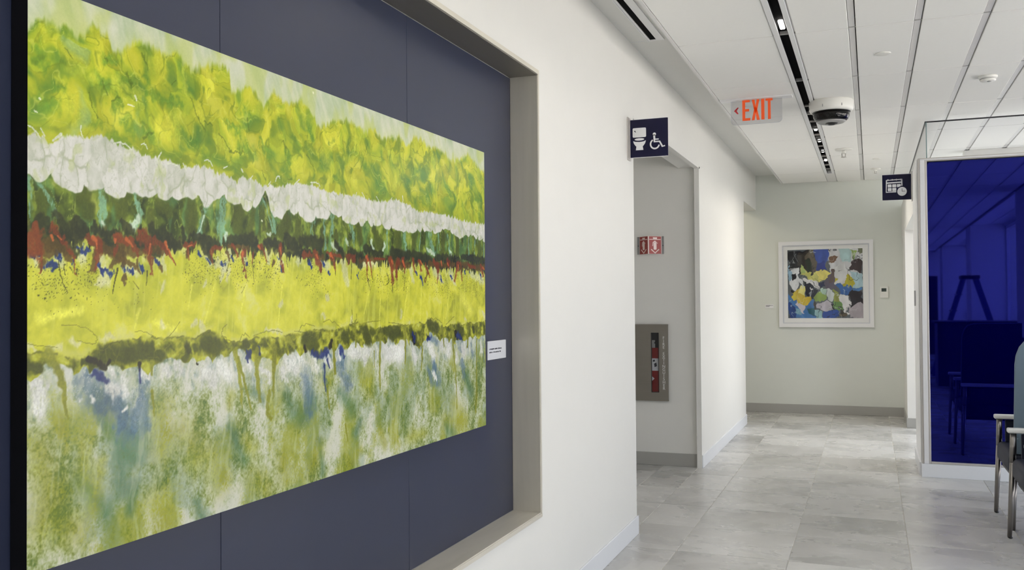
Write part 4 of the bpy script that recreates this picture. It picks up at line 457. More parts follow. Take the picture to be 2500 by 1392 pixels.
def painting(nx,ny,W=2080.,Hh=1068.):
    x1=np.linspace(0,W,nx,dtype=np.float32); z1=np.linspace(0,Hh,ny,dtype=np.float32)
    X,Z=np.meshgrid(x1,z1)
    def line(k,x=x1):
        p=np.array(PD[k],float).reshape(-1,2); o=np.argsort(p[:,0]); return np.interp(x,p[o,0],p[o,1]).astype(np.float32)[None,:]
    n1=fb(X/60,Z/60,1)-.5; n2=fb(X/60,Z/60,11)-.5; f1=fb(X/9,Z/14,21,3)-.5; f2=fb(X/9,Z/14,31,3)-.5
    wx=X+30*n1+9*f1; wz=Z+30*n2+9*f2
    # upper pale ground
    st=.5*fb((X+.5*Z+30*n1)/22,(Z+60*n2)/110,41,4)+.5*fb(wx/70,wz/80,43,4)
    img=ramp(st+.25*(fb(X/120,Z/120,45,3)-.5),[(.2,(160,178,140)),(.42,(186,197,168)),(.55,(200,207,182)),(.7,(212,215,198)),(.9,(190,200,140))])
    img=mix(img,c3(178,190,96),ss(.52,.7,fb(X/60,Z/110,51,3))*.5)
    # lower mottled field
    sp=fb(X/3.2,Z/3.6,61,3); mo=fb((X+40*n1)/75,(Z+60*n2)/110,71,4); mid=fb((X+12*n1)/15,Z/20,76,3)
    gr0=fb((X+5*f1)/5.5,(Z+5*f2)/6.5,63,3)
    low=ramp(.42*mo+.2*mid+.2*sp+.18*gr0,[(.31,(92,116,58)),(.39,(130,144,78)),(.46,(166,176,130)),(.52,(188,194,164)),(.60,(210,212,196))])
    oc=ss(.48,.68,fb(X/90,Z/140,81,3)+.25*(sp-.5)); low=mix(low,c3(142,150,40),oc*.75*(.4+sp*.9).clip(0,1)); tc=ss(.5,.66,fb((X+50*n1)/80,(Z+50*n2)/150,311,3)); low=mix(low,c3(88,120,96),tc*.32*(.3+1.1*gr0).clip(0,1))
    B7=line('B7'); B6=line('B6'); B5=line('B5'); B4=line('B4'); B3=line('B3'); B2=line('B2'); B1=line('B1')
    def strokes(img,name,amp=1.,alpha=1.,wob=1.,tex=None):
        col,soft,items=PD[name]; col=np.array(col,np.float32)/255
        for pts,r0,r1 in items:
            p=np.array(pts,np.float32).reshape(-1,2)
            if len(p)>2:   # smooth
                q=[p[0]]
                for a,b,c in zip(p[:-2],p[1:-1],p[2:]): q+= [(a+3*b)/4,b*.5+(a+c)*.25,(c+3*b)/4]
                q.append(p[-1]); p=np.array(q)
            R=max(r0,r1)*1.6*(1+soft)+3
            x0,xx=p[:,0].min()-R,p[:,0].max()+R; z0,zz=p[:,1].min()-R,p[:,1].max()+R
            i0=max(0,int(x0/W*nx));i1=min(nx,int(xx/W*nx)+2);j0=max(0,int(z0/Hh*ny));j1=min(ny,int(zz/Hh*ny)+2)
            if i0>=i1 or j0>=j1: continue
            sl=(slice(j0,j1),slice(i0,i1)); big=max(r0,r1)>6
            w_=wob*min(1.,max(r0,r1)/9.)
            x=X[sl]+w_*(14*f1[sl]+ (10*n1[sl] if big else 0)); z=Z[sl]+w_*(14*f2[sl]+(10*n2[sl] if big else 0))
            best=np.full(x.shape,1e3,np.float32); seg=np.hypot(*(p[1:]-p[:-1]).T); tot=max(seg.sum(),1e-3); acc=0
            for a,b,l in zip(p[:-1],p[1:],seg):
                d=b-a; t=(((x-a[0])*d[0]+(z-a[1])*d[1])/max(l*l,1e-6)).clip(0,1)
                r=r0+(r1-r0)*(acc+t*l)/tot; acc+=l
                best=np.minimum(best,np.hypot(x-a[0]-t*d[0],z-a[1]-t*d[1])/np.maximum(r,.8))
            m=1-ss(1-soft*.55,1+soft*.55,best)
            cc=col*(1+.22*(sp[sl][...,None]-.5)+.35*n1[sl][...,None]*(1 if big else 0))
            if tex is not None: m=m*tex[sl]
            img[sl]=img[sl]+(cc-img[sl])*(m*alpha)[...,None]
        return img
    fib=ss(.35,.6,fb(X/3.,Z/9.,91,3)+.12)
    strokes(low,'gstain',alpha=.85,tex=(.4+.9*sp).clip(0,1)); strokes(low,'ostain',alpha=.75,tex=(.4+.9*sp).clip(0,1)); strokes(low,'bstain',alpha=.6,wob=2,tex=(.4+.8*mid).clip(0,1))
    strk=ss(.60,.74,fb((X-.12*Z+25*n1)/14,(Z+40*n2)/120,96,3)); low=mix(low,c3(206,210,180),strk*.3)
    # pale splash zone right below lower band
    zz=ss(-110,-20,Z-B7+60*n1+90*(fb(X/45,Z/200,101,2)-.5))
    pal=ramp(fb(wx/9,wz/22,105,3)+.3*(fb(X/40,Z/40,107,2)-.5),[(.25,(128,146,150)),(.42,(182,190,182)),(.6,(212,213,204)),(.8,(222,222,214))])
    low=low+(pal-low)*(zz*.6)[...,None]
    strokes(low,'bstain',alpha=.45,wob=2.2,tex=(.3+1.2*mid).clip(0,1)); strokes(low,'tuft',alpha=.95,wob=1.7,tex=(.45+.75*fib).clip(0,1))
    cu=fb(X/10,Z/12,113,3); vn_=1-ss(.0,.02,np.abs(cu-.5)); low=mix(low,c3(226,226,216),vn_*zz*.5)
    # yellow field
    yb=.7*fb((X+90*n1)/75,(Z+90*n2)/60,121,4)+.3*fb(wx/20,wz/20,123,3)
    yel=ramp(yb,[(.28,(160,166,48)),(.4,(182,186,52)),(.5,(196,198,54)),(.6,(208,208,62)),(.74,(212,212,106))])
    ys=ss(.56,.72,fb((X-.1*Z)/10,Z/110,125,3)); yel=mix(yel,c3(212,214,84),ys*.4)
    wv=1-ss(0,.012,np.abs(fb(wx/70,wz/50,127,2)-.5)); yel=mix(yel,c3(158,162,40),wv*.45*ss(70,0,Z-B6))
    strokes(yel,'ystr',alpha=.75); strokes(yel,'ypale',alpha=.75,wob=1.5)
    # lower olive belt with domes
    sc=(B7+18*(np.abs(np.sin(X/23+5*n1))-.5)+30*n2); up=B6+22*n1+8*f1
    ol=ramp(fb(wx/18,wz/18,131,4),[(.3,(84,90,20)),(.45,(118,124,28)),(.55,(146,150,38)),(.7,(176,180,52)),(.85,(196,198,96))])
    img2=np.where((Z>up)[...,None],yel,ol); e=ss(-4,4,Z-up)[...,None]; img2=ol*(1-e)+yel*e
    halo=np.exp(-((Z-up-6)/7.)**2); img2=mix(img2,c3(196,196,120),halo*.5*ss(.4,.6,fb(X/30,Z/30,133,2)))
    edge=np.exp(-((Z-up)/1.8)**2)*ss(.42,.55,fb(X/26,Z/26,135,2)); img2=mix(img2,c3(84,88,20),edge*.75)
    strokes(img2,'vein',alpha=.8,wob=2.2); e=ss(-2.5,2.5,Z-sc)[...,None]; base=low*(1-e)+img2*e
    strokes(base,'dome',alpha=.93); strokes(base,'blk',alpha=.92); strokes(base,'blue2',alpha=.85,wob=1.6)
    strokes(base,'drip',alpha=.9,wob=.8,tex=np.maximum(ss(-150,-60,Z-B7),(.3+1.1*sp)).clip(0,1)); 
    d1,d2,_=wor(wx/26,wz/26,141); belt=ss(0,8,Z-sc)*ss(10,0,Z-up); base=mix(base,c3(186,188,70),(1-ss(0,.1,d2-d1))*belt*.22*ss(.5,.65,fb(X/40,Z/40,143,2)))
    # pale greenish ground just above the yellow (below the rust)
    bz=B5+10+26*(fb(X/14,Z/40,151,3)-.5)*2; top=ss(-26,10,Z-bz)
    pg=ramp(fb(X/10,Z/18,155,3),[(.3,(150,160,60)),(.5,(188,192,84)),(.7,(204,206,132))]); base=base+(pg-base)*(top*.75)[...,None]
    strokes(base,'wht2',alpha=.7,wob=1.6); strokes(base,'blue',alpha=.92,wob=2.2,tex=(.35+1.1*fib).clip(0,1))
    d1,_,idn=wor((X+12*f1)/4.6,(Z+12*f2)/5.0,161); dens=fb(X/70,Z/90,165,2); reg=np.exp(-((Z-B5+28)/34.)**2)
    dm=(1-ss(.12,.34,d1*(.7+.9*(idn*7%1))))*(idn>1-.8*reg*ss(.36,.6,dens)); base=mix(base,c3(58,62,26),dm*.85)
    strokes(base,'thin',alpha=.9,wob=.6)
    # dark belt + olive petals between white and rust
    ob=fb(wx/22,wz/34,171,4)
    oli=ramp(ob,[(.25,(54,66,22)),(.4,(74,88,26)),(.52,(98,116,34)),(.64,(130,148,48)),(.8,(168,178,80))])
    gr=ss(.5,.66,fb(X/24,Z/90,175,3)); oli=mix(oli,c3(88,132,78),gr*.55)
    vv=1-ss(0,.03,np.abs(fb(wx/17,wz/60,177,3)-.5)); oli=mix(oli,c3(160,174,76),vv*.55)
    strokes(oli,'petal',alpha=.85); strokes(oli,'teal',alpha=.85,wob=1.3,tex=(.25+1.1*ss(.3,.6,fb((X+10*f1)/3.5,Z/22,193,3))).clip(0,1)); strokes(oli,'pale',alpha=.85,wob=1.5)
    dk=ramp(fb(wx/12,wz/12,181,3),[(.3,(44,48,22)),(.5,(62,66,26)),(.7,(88,92,34))])
    jag=22*(fb(X/9,Z/40,185,3)-.5)*2
    e=ss(-5,5,Z-(B4+8)-jag)[...,None]; mid2=dk*(1-e)+oli*e
    lowedge=(B4*.55+B5*.45)+26*(fb(X/7,Z/60,187,3)-.5)*2+14*n1
    e=ss(-3,3,Z-lowedge)[...,None]; base=base*(1-e)+mid2*e
    strokes(base,'dkblob',alpha=.85,wob=1.3)
    strokes(base,'brn',alpha=.85,wob=1.6); strokes(base,'rust',alpha=.88,wob=1.5,tex=(.5+.9*fib).clip(0,1)); strokes(base,'org',alpha=.9,wob=.6)
    rs=fb(X/4,Z/40,191,2)
    # foliage
    m1=fb(X/85,Z/85,301,3)-.5; m2=fb(X/85,Z/85,305,3)-.5
    fx=X+85*m1+30*n1+6*f1; fz=Z+85*m2+30*n2+6*f2
    g=.66*fb(fx/52,fz/62,201,3,.42)+.34*fb((fx+.6*fz)/24,fz/34,205,3,.45)
    fol=ramp(g,[(.28,(96,132,50)),(.38,(128,154,50)),(.46,(154,170,48)),(.54,(172,180,50)),(.64,(188,190,54)),(.78,(204,206,74))])
    d1,d2,idn=wor(fx/40,fz/48,211); fol=fol*(1+.16*(idn-.5))[...,None]; fol=mix(fol,c3(112,134,40),(1-ss(0,.09,d2-d1))*.5*ss(.35,.6,fb(X/40,Z/40,215,2)))
    strokes(fol,'folg',alpha=.7,wob=2.6); strokes(fol,'foly',alpha=.5,wob=2.4)
    r1_=1-ss(0,.022,np.abs(fb(fx/60,fz/60,221,2)-.5)); fol=mix(fol,c3(100,124,38),r1_*.55*ss(.4,.6,fb(X/50,Z/50,223,2)))
    r2_=1-ss(0,.02,np.abs(fb(fx/36,fz/44,225,2)-.47)); fol=mix(fol,c3(208,212,92),r2_*.45)
    dkn=ss(.6,.76,fb(fx/30,fz/40,227,3)); fol=mix(fol,c3(96,124,40),dkn*.6)
    fol=mix(fol,c3(140,150,34),ss(60,0,Z-B2)*.35)
    strokes(fol,'folk',alpha=.6,wob=4.0)
    tl=fb(fx/50,fz/60,231,3); fol=mix(fol,c3(150,184,150),ss(.6,.72,tl)*.5*ss(.2,.0,(X/W)-.0)*1.0)
    fe=B1+15*(fb(X/9,Z/40,235,3)-.5)*2+26*n1-3
    e=ss(-12,7,fe-Z)[...,None]; sky=img; sky=mix(sky,c3(190,200,110),np.exp(-((Z-fe).clip(0)/22.))*.45)
    upper=sky*(1-e)+fol*e
    # white belt
    d1,d2,idn=wor((X+30*n1+7*f1)/36,(Z+34*n2+7*f2)/62,241); D1,D2,_=wor((X+34*n2+8*f1)/22,(Z+30*n1+8*f2)/36,245)
    wb=ramp(.5*fb(wx/14,wz/26,251,3)+.25*idn+.25*(1-d1),[(.25,(178,182,162)),(.42,(200,202,188)),(.55,(214,214,204)),(.75,(222,221,213))])
    wb=mix(wb,c3(160,166,134),(1-ss(0,.12,d2-d1))*.7*ss(.42,.62,fb(X/30,Z/30,253,2))); wb=mix(wb,c3(182,187,164),(1-ss(0,.1,D2-D1))*.55*ss(.42,.6,fb(X/26,Z/26,255,2)))
    hv=1-ss(0,.02,np.abs(fb((X+12*f1)/20,(Z+12*f2)/46,259,3)-.5)); wb=mix(wb,c3(168,174,148),hv*.5)
    wb=mix(wb,c3(178,190,120),ss(.6,.75,fb(wx/20,wz/30,257,3))*.45)
    w1=B2+10*(fb(X/7,Z/30,261,3)-.5)*2+6*n1
    e=ss(-3,3,w1-Z)[...,None]; upper=upper*(1-e)+wb*e
    strokes(upper,'tend',alpha=.9,wob=.7); 
    per=np.abs(np.sin(X/21+5*n1+.0008*X)); w2=B3+8-15*per**.6+34*n2
    e=ss(-2.5,2.5,Z-w2)[...,None]; out=base*(1-e)+upper*e
    rim=np.exp(-((Z-w2+3)/2.2)**2); out=mix(out,c3(92,112,52),rim*.4)
    strokes(out,'spark',alpha=.9)
    out=out*(1+.05*(sp-.5))[...,None]
    return out.clip(0,1)

def srgb_lin(a): return np.where(a <= .04045, a/12.92, ((a+.055)/1.055)**2.4)
def color_grid(name, A, fn, m, parent, gain=1.0, front=True):
    ny, nx, _ = A.shape
    I, J = np.meshgrid(np.arange(nx), np.arange(ny)); P = fn(I/(nx-1), J/(ny-1)).reshape(-1, 3).astype(np.float32)
    me = bpy.data.meshes.new(name); me.vertices.add(nx*ny); me.vertices.foreach_set('co', P.ravel())
    q = (J[:-1, :-1]*nx+I[:-1, :-1]).ravel(); nf = len(q)
    Q = np.stack([q, q+1, q+nx+1, q+nx], 1) if front else np.stack([q, q+nx, q+nx+1, q+1], 1)
    me.loops.add(nf*4); me.loops.foreach_set('vertex_index', Q.ravel().astype(np.int32))
    me.polygons.add(nf); me.polygons.foreach_set('loop_start', (np.arange(nf)*4).astype(np.int32))
    me.update(calc_edges=True)
    at = me.color_attributes.new('paint', 'BYTE_COLOR' if False else 'FLOAT_COLOR', 'POINT')
    col = np.ones((nx*ny, 4), np.float32); col[:, :3] = (srgb_lin(A.reshape(-1, 3))*gain).clip(0, 1); at.data.foreach_set('color', col.ravel())
    me.materials.append(m); o = bpy.data.objects.new(name, me); C.objects.link(o)
    o.parent = parent; o.matrix_parent_inverse = Matrix.Translation(parent.location).inverted()
    return o
PX, PY0, PY1, PZ0, PZ1 = -1.400, 1.197, 3.272, .919, 1.983
pt = thing('abstract_painting', (WX-ND, (PY0+PY1)/2, PZ0), 'large wide abstract painting of yellow green, white and rust bands in the navy niche', 'painting')
MB().box(WX-ND+.002, PX-.0004, PY0, PY1, PZ0, PZ1).build('panel', M['edge'], pt)
color_grid('painted_face', painting(1200, 660), lambda u, v: np.stack([np.full(u.shape, PX), PY0+(PY1-PY0)*u, PZ0+(PZ1-PZ0)*v], -1), M['paint'], pt, PGAIN)

def bars(mb, rows, fn, a0, a1):     # rows of small print blocks: (u0, u1, v0, v1)
    for q in rows: mb.prism([(q[0], q[2]), (q[1], q[2]), (q[1], q[3]), (q[0], q[3])], a0, a1, fn)
    return mb
pl = thing('art_label', (-1.44, 3.48, 1.163), 'small silver label plate beside the right edge of the large painting', 'label plate', 'art label plates')
MB().box(WX-ND, -1.436, 3.381, 3.576, 1.163, 1.239).build('plate', M['plate'], pl, bevel=.001, seg=1)
rnd = random.Random(4); rows = []
for z, h, x1 in ((1.206, .0052, 3.520), (1.193, .0045, 3.512)):
    u = 3.394
    while u < x1: 
        l = rnd.uniform(.0035, .007); rows.append((u, u+l, z-h/2*rnd.uniform(.7, 1.2), z+h/2*rnd.uniform(.7, 1.3))); u += l+.0014+(.004 if rnd.random() < .16 else 0)
bars(MB(), rows, lambda u, v, a: (a, u, v), -1.436, -1.4356).build('print_line', M['ink'], pl)

# ------------------------------------------------------------------ flag signs
def flag_sign(name, x0, x1, y, z0, z1, side, label):
    t = thing(name, ((x0+x1)/2, y, z0), label, 'sign', 'navy projecting signs')
    MB().prism(rrect(x0, x1, z0, z1, .002, 2), y-.004, y+.004, lambda u, v, a: (u, a, v)).build('sign_panel', M['signb'], t)
    MB().box(x0-.0015, x1+.0015, y-.0035, y+.0035, z1, z1+.0022).build('panel_edge', M['white'], t); MB().box(x0-.0015, x1+.0015, y-.0035, y+.0035, z0-.0022, z0).build('panel_edge', M['white'], t)
    if side < 0: MB().box(WX, WX+.007, y-.035, y+.035, z0-.015, z1+.015).box(WX, x0+.006, y-.007, y+.007, z0-.002, z1+.002).build('bracket', M['alu'], t, bevel=.001, seg=1)
    else: MB().box(x1+.001, x1+.010, y-.04, y+.03, z0-.015, z1+.015).build('bracket', M['alu'], t, bevel=.001, seg=1)
    return t
# restroom sign: u, v in 0..1 of the panel
rx0, rx1, ry, rz0, rz1 = -1.318, -1.088, 5.27, 2.243, 2.466
rs = flag_sign('restroom_sign', rx0, rx1, ry, rz0, rz1, -1, 'navy sign with toilet and wheelchair symbols sticking out from the left wall')
def sgn(x0, x1, z0, z1): return lambda u, v, a: (x0+(x1-x0)*u, a, z0+(z1-z0)*v)
S1 = sgn(rx0, rx1, rz0, rz1); ya, yb = ry-.0048, ry-.004
tl = MB().prism(rrect(.09, .44, .53, .78, .03, 3), ya, yb, S1).prism(ell(.265, .475, .125, .032, 20), ya, yb, S1)
tl.prism([(.10, .44), (.12, .37), (.165, .305), (.185, .29), (.17, .19), (.365, .19), (.35, .29), (.37, .305), (.415, .37), (.435, .44), (.37, .415), (.265, .405), (.165, .415)], ya, yb, S1)
tl.build('toilet_symbol', M['white'], rs, recalc=False)
MB().prism(ell(.15, .695, .018, .018, 10), ya-.0004, ya, S1).prism([(.15, .70), (.18, .67), (.17, .66), (.145, .685)], ya-.0004, ya, S1).build('flush_handle', M['ink'], rs)
wc = MB().prism(ell(.655, .585, .042, .042, 18), ya, yb, S1)
ring = ell(.665, .325, .13, .14, 22, math.radians(118), math.radians(348)); ring_i = ell(.665, .325, .093, .10, 22, math.radians(118), math.radians(348))
for i in range(21): wc.prism([ring[i], ring[i+1], ring_i[i+1], ring_i[i]], ya, yb, S1)
for q in ([(.625, .58), (.672, .58), (.680, .43), (.635, .37)], [(.635, .37), (.66, .405), (.80, .405), (.775, .37)], [(.675, .465), (.675, .435), (.765, .435), (.765, .465)],
          [(.775, .37), (.80, .405), (.875, .262), (.845, .232)], [(.845, .232), (.868, .265), (.922, .285), (.93, .25)]): wc.prism(q, ya, yb, S1)
wc.build('wheelchair_symbol', M['white'], rs, recalc=False)
# appointment sign
ax0, ax1, ay, az0, az1 = .099, .314, 8.00, 2.197, 2.403
ap = flag_sign('appointment_sign', ax0, ax1, ay, az0, az1, 1, 'navy sign with calendar and clock symbols on the edge of the blue glass partition')
S2 = sgn(ax0, ax1, az0, az1); ya, yb = ay-.0048, ay-.004
cal = MB()
cal.prism([(.12, .30), (.145, .30), (.17, .78), (.13, .80)], ya, yb, S2); cal.prism([(.665, .55), (.70, .55), (.70, .82), (.66, .82)], ya, yb, S2)
cal.prism([(.13, .80), (.17, .765), (.66, .785), (.70, .82)], ya, yb, S2); cal.prism([(.15, .70), (.15, .65), (.67, .665), (.67, .715)], ya, yb, S2)
cal.prism([(.12, .30), (.14, .33), (.51, .345), (.50, .30)], ya, yb, S2)
for cxx in (.20, .35, .495, .65): cal.prism(ell(cxx, .795, .028, .035, 10), ya, yb, S2)
for r in (0, 1):
    for c in range(3 if r == 0 else 2): cal.prism(rrect(.19+.16*c, .19+.16*c+.135, .50-.145*r, .50-.145*r+.12, .012, 2), ya, yb, S2)
cal.build('calendar_symbol', M['white'], ap, recalc=False)
MB().prism(ell(.685, .325, .205, .215, 26), ya-.0003, ya+.0002, S2).build('clock_ring', M['signb'], ap, recalc=False)
MB().prism(ell(.685, .325, .165, .175, 26), ya-.0007, ya-.0003, S2).build('clock_face', M['white'], ap, recalc=False)
MB().prism([(.675, .44), (.692, .44), (.692, .335), (.675, .32)], ya-.0010, ya-.0007, S2).prism([(.675, .32), (.692, .337), (.79, .337), (.79, .32)], ya-.0010, ya-.0007, S2).build('clock_hands', M['ink'], ap, recalc=False)

# ------------------------------------------------------------------ exit sign
ex = thing('exit_sign', (-.737, 6.62, 2.645), 'clear edge-lit EXIT sign with orange letters and left arrow hanging from the ceiling', 'exit sign')
e0, e1, ez0, ez1, ey = -.912, -.560, 2.642, 2.826, 6.62
MB().box(-.985, -.490, ey-.045, ey+.045, 2.814, 2.8255).build('ceiling_plate', M['trimw'], ex, bevel=.002, seg=1)
MB().prism(rrect(e0, e1, ez0, ez1, .03, 6, (0, 0, 1, 1)), ey-.003, ey+.003, lambda u, v, a: (u, a, v)).build('acrylic_panel', M['acryl'], ex)
ol = rrect(e0, e1, ez0, ez1, .03, 6, (0, 0, 1, 1)); oi_ = rrect(e0+.002, e1-.002, ez0+.002, ez1, .028, 6, (0, 0, 1, 1)); eb = MB()
for i in range(1, len(ol)-1): eb.prism([ol[i], ol[i+1], oi_[i+1], oi_[i]], ey-.0034, ey+.0034, lambda u, v, a: (u, a, v))
eb.build('panel_edge', M['plate'], ex)
F_ = lambda u, v, a: (u, a, v)
zb, zt = 2.669, 2.817
def letter(polys):
    b = MB()
    for q in polys: b.prism([(u, zb+(zt-zb)*v) for u, v in q], ey-.0052, ey-.0034, F_)
    return b.build('letter', M['exit'], ex, recalc=False)
def L_(x0, x1, ps): return [[(x0+(x1-x0)*u, v) for u, v in q] for q in ps]
letter(L_(-.832, -.777, [[(0, 0), (.36, 0), (.36, 1), (0, 1)], [(.36, 0), (1, 0), (1, .12), (.36, .12)], [(.36, .44), (.86, .44), (.86, .56), (.36, .56)], [(.36, .88), (.95, .88), (.95, 1), (.36, 1)]]))
letter(L_(-.768, -.712, [[(0, 0), (.36, 0), (.5, .32), (.5, .66), (.30, .5)], [(.64, 0), (1, 0), (.70, .5), (.5, .66), (.5, .32)], [(.02, 1), (.36, 1), (.5, .66), (.5, .32), (.30, .5)], [(.64, 1), (.98, 1), (.70, .5), (.5, .32), (.5, .66)]]))
letter(L_(-.702, -.680, [[(0, 0), (1, 0), (1, 1), (0, 1)]]))
letter(L_(-.672, -.624, [[(.32, 0), (.72, 0), (.72, .88), (.32, .88)], [(0, .88), (1, .88), (1, 1.0), (0, 1.0)]]))
MB().prism([(-.890, 2.744), (-.866, 2.768), (-.857, 2.766), (-.872, 2.744), (-.858, 2.722), (-.867, 2.720)], ey-.0052, ey-.0034, F_).build('arrow', M['exit_r'], ex, recalc=False)

# ------------------------------------------------------------------ ceiling devices
cm = thing('security_camera', (-.248, 6.95, CE), 'large round white ceiling camera with black multi-lens dome', 'security camera')
cc0 = (-.248, 6.95, CE)
MB().lathe([(.150, 0), (.153, -.004), (.153, -.055), (.150, -.066), (.142, -.078), (.132, -.080)], cc0, 56).build('housing', M['plw'], cm)
MB().lathe([(.132, -.079), (.131, -.084), (.126, -.086)], cc0, 56).build('black_ring', M['black'], cm)
MB().lathe([(.127, -.084), (.124, -.112), (.114, -.134), (.098, -.146)], cc0, 56).build('dome', M['dome'], cm)
MB().lathe([(.118, -.082), (.112, -.11), (.09, -.13)], cc0, 40).build('dome_core', M['dark'], cm)
MB().lathe([(.101, -.140), (.098, -.149), (.085, -.157), (.060, -.160), (.045, -.158)], cc0, 48).build('bottom_ring', M['grey'], cm)
MB().lathe([(.046, -.156), (.040, -.163), (.026, -.165), (.024, -.170), (.01, -.172)], cc0, 32).build('centre_lens', M['black'], cm)
for a in (-150, -100, -62, -20, 40, 110):
    ar = math.radians(a); c0 = Vector((cc0[0]+.100*math.cos(ar), cc0[1]+.100*math.sin(ar), cc0[2]-.112)); dd = Vector((math.cos(ar), math.sin(ar), -.35)).normalized()
    MB().tube(c0-dd*.01, c0+dd*.020, .021, .019, 20).tube(c0+dd*.020, c0+dd*.0215, .013, .012, 16).build('lens', M['black'], cm)
    MB().tube(c0+dd*.006, c0+dd*.010, .0225, .0225, 20).build('lens_ring', M['grey'], cm)
for a in (-110, -60, -165):
    ar = math.radians(a); MB().box(cc0[0]+.1525*math.cos(ar)-.003, cc0[0]+.1525*math.cos(ar)+.003, cc0[1]+.1525*math.sin(ar)-.003, cc0[1]+.1525*math.sin(ar)+.003, CE-.060, CE-.042).build('screw_slot', M['grey'], cm)

def disc(name, c, r, h, label, cat, group=None):
    t = thing(name, c, label, cat, group); MB().lathe([(r, 0), (r, -h*.5), (r*.93, -h), (r*.5, -h)], c, 36).build('cover', M['plw'], t); return t
disc('sprinkler_cover', (.085, 5.705, CE), .044, .005, 'flat round white cover plate on the ceiling nearest the camera', 'cover plate', 'ceiling cover plates')
disc('sprinkler_cover', (.074, 10.0, CE), .040, .006, 'small flat white cover plate on the ceiling between the two sprinklers', 'cover plate', 'ceiling cover plates')
sm = disc('smoke_detector', (.72, 6.56, CE), .056, .016, 'round white smoke detector on the ceiling at upper right', 'smoke detector')
MB().lathe([(.047, -.016), (.046, -.030), (.034, -.036), (.01, -.036)], (.72, 6.56, CE), 32).build('sensor_head', M['plw'], sm)
MB().lathe([(.048, -.019), (.048, -.022), (.046, -.022)], (.72, 6.56, CE), 32).build('vent_slot', M['grey'], sm)
MB().lathe([(.013, -.035), (.012, -.039), (.004, -.039)], (.725, 6.545, CE), 16).build('test_button', M['grey'], sm)
def sprink(c, r, s, label):
    t = thing('sprinkler', c, label, 'sprinkler', 'ceiling sprinklers')
    MB().lathe([(r, 0), (r, -.006), (r*.9, -.012), (r*.35, -.014)], c, 36).build('escutcheon', M['plw'], t)
    MB().lathe([(.016*s, -.012), (.016*s, -.034*s), (.010*s, -.036*s)], c, 20).build('body', M['plw'], t)
    for sg in (-1, 1): MB().tube((c[0]+sg*.014*s, c[1], c[2]-.034*s), (c[0]+sg*.012*s, c[1], c[2]-.062*s), .0035*s, .003*s, 8).build('frame_arm', M['alu'], t)
    MB().lathe([(.004, -.058*s), (.021*s, -.062*s), (.021*s, -.066*s), (.004, -.067*s)], c, 20).build('deflector', M['alu'], t)
sprink((-.222, 9.22, CE), .080, 1.2, 'white pendent fire sprinkler on a round plate behind the ceiling camera')
sprink((.068, 10.75, CE), .052, .8, 'small white fire sprinkler farthest away near the back wall')

ll = thing('slot_light', (-.415, 7.4, CE), 'long recessed linear ceiling light with black baffle and lit cells', 'ceiling light')
y0, y1 = REAR+1, 10.92
MB().box(-.470, -.440, y0, y1, CE-.004, CE+.05).build('side_rail', M['trimw'], ll, bevel=.0015, seg=1)
MB().box(-.392, -.365, y0, y1, CE-.004, CE+.05).build('side_rail', M['trimw'], ll, bevel=.0015, seg=1)
MB().box(-.470, -.365, y1, y1+.012, CE-.004, CE+.03).build('end_cap', M['trimw'], ll, bevel=.001, seg=1)
MB().box(-.470, -.365, y1+.012, 11.735, CE+.002, CE+.03).build('infill_strip', M['tbar'], ll)
MB().box(-.440, -.392, y0, y1, CE+.022, CE+.05).box(-.440, -.438, y0, y1, CE+.002, CE+.022).box(-.394, -.392, y0, y1, CE+.002, CE+.022).build('baffle', M['matte'], ll)
for yy in [7.05+.32*k for k in range(13)]:
    if yy < y1-.1: MB().box(-.438, -.394, yy, yy+.012, CE-.001, CE+.012).build('cell_divider', M['alu'], ll)
for a, b in ((4.86, 5.00), (8.05, 8.13), (8.66, 8.73), (9.30, 9.36), (9.92, 9.98)):
    MB().box(-.428, -.402, a, b, CE+.003, CE+.018).build('lit_cell', M['led'], ll, bevel=.005, seg=2)

sd = thing('air_diffuser', (-1.168, 4.2, SOF), 'long white slot air diffuser with one black gap in the soffit beside the wall', 'air diffuser')
MB().box(-1.218, -1.199, 1.0, 5.34, SOF-.005, SOF+.0).box(-1.163, -1.117, 1.0, 5.34, SOF-.005, SOF).box(-1.199, -1.163, 5.322, 5.34, SOF-.005, SOF).build('diffuser_frame', M['trimw'], sd)
MB().box(-1.199, -1.163, 1.0, 5.322, SOF-.0015, SOF-.0005).build('black_slot', M['matte'], sd)
MB().box(-1.218, -1.213, 1.0, 5.34, SOF-.008, SOF-.005).box(-1.122, -1.117, 1.0, 5.34, SOF-.008, SOF-.005).build('frame_lip', M['trimw'], sd)
struct(MB().box(WX, -1.218, 5.340, 5.344, SOF-.0012, SOF).box(-1.085, -1.080, 1.0, BY, SOF-.003, SOF).build('trim_4', M['base']))

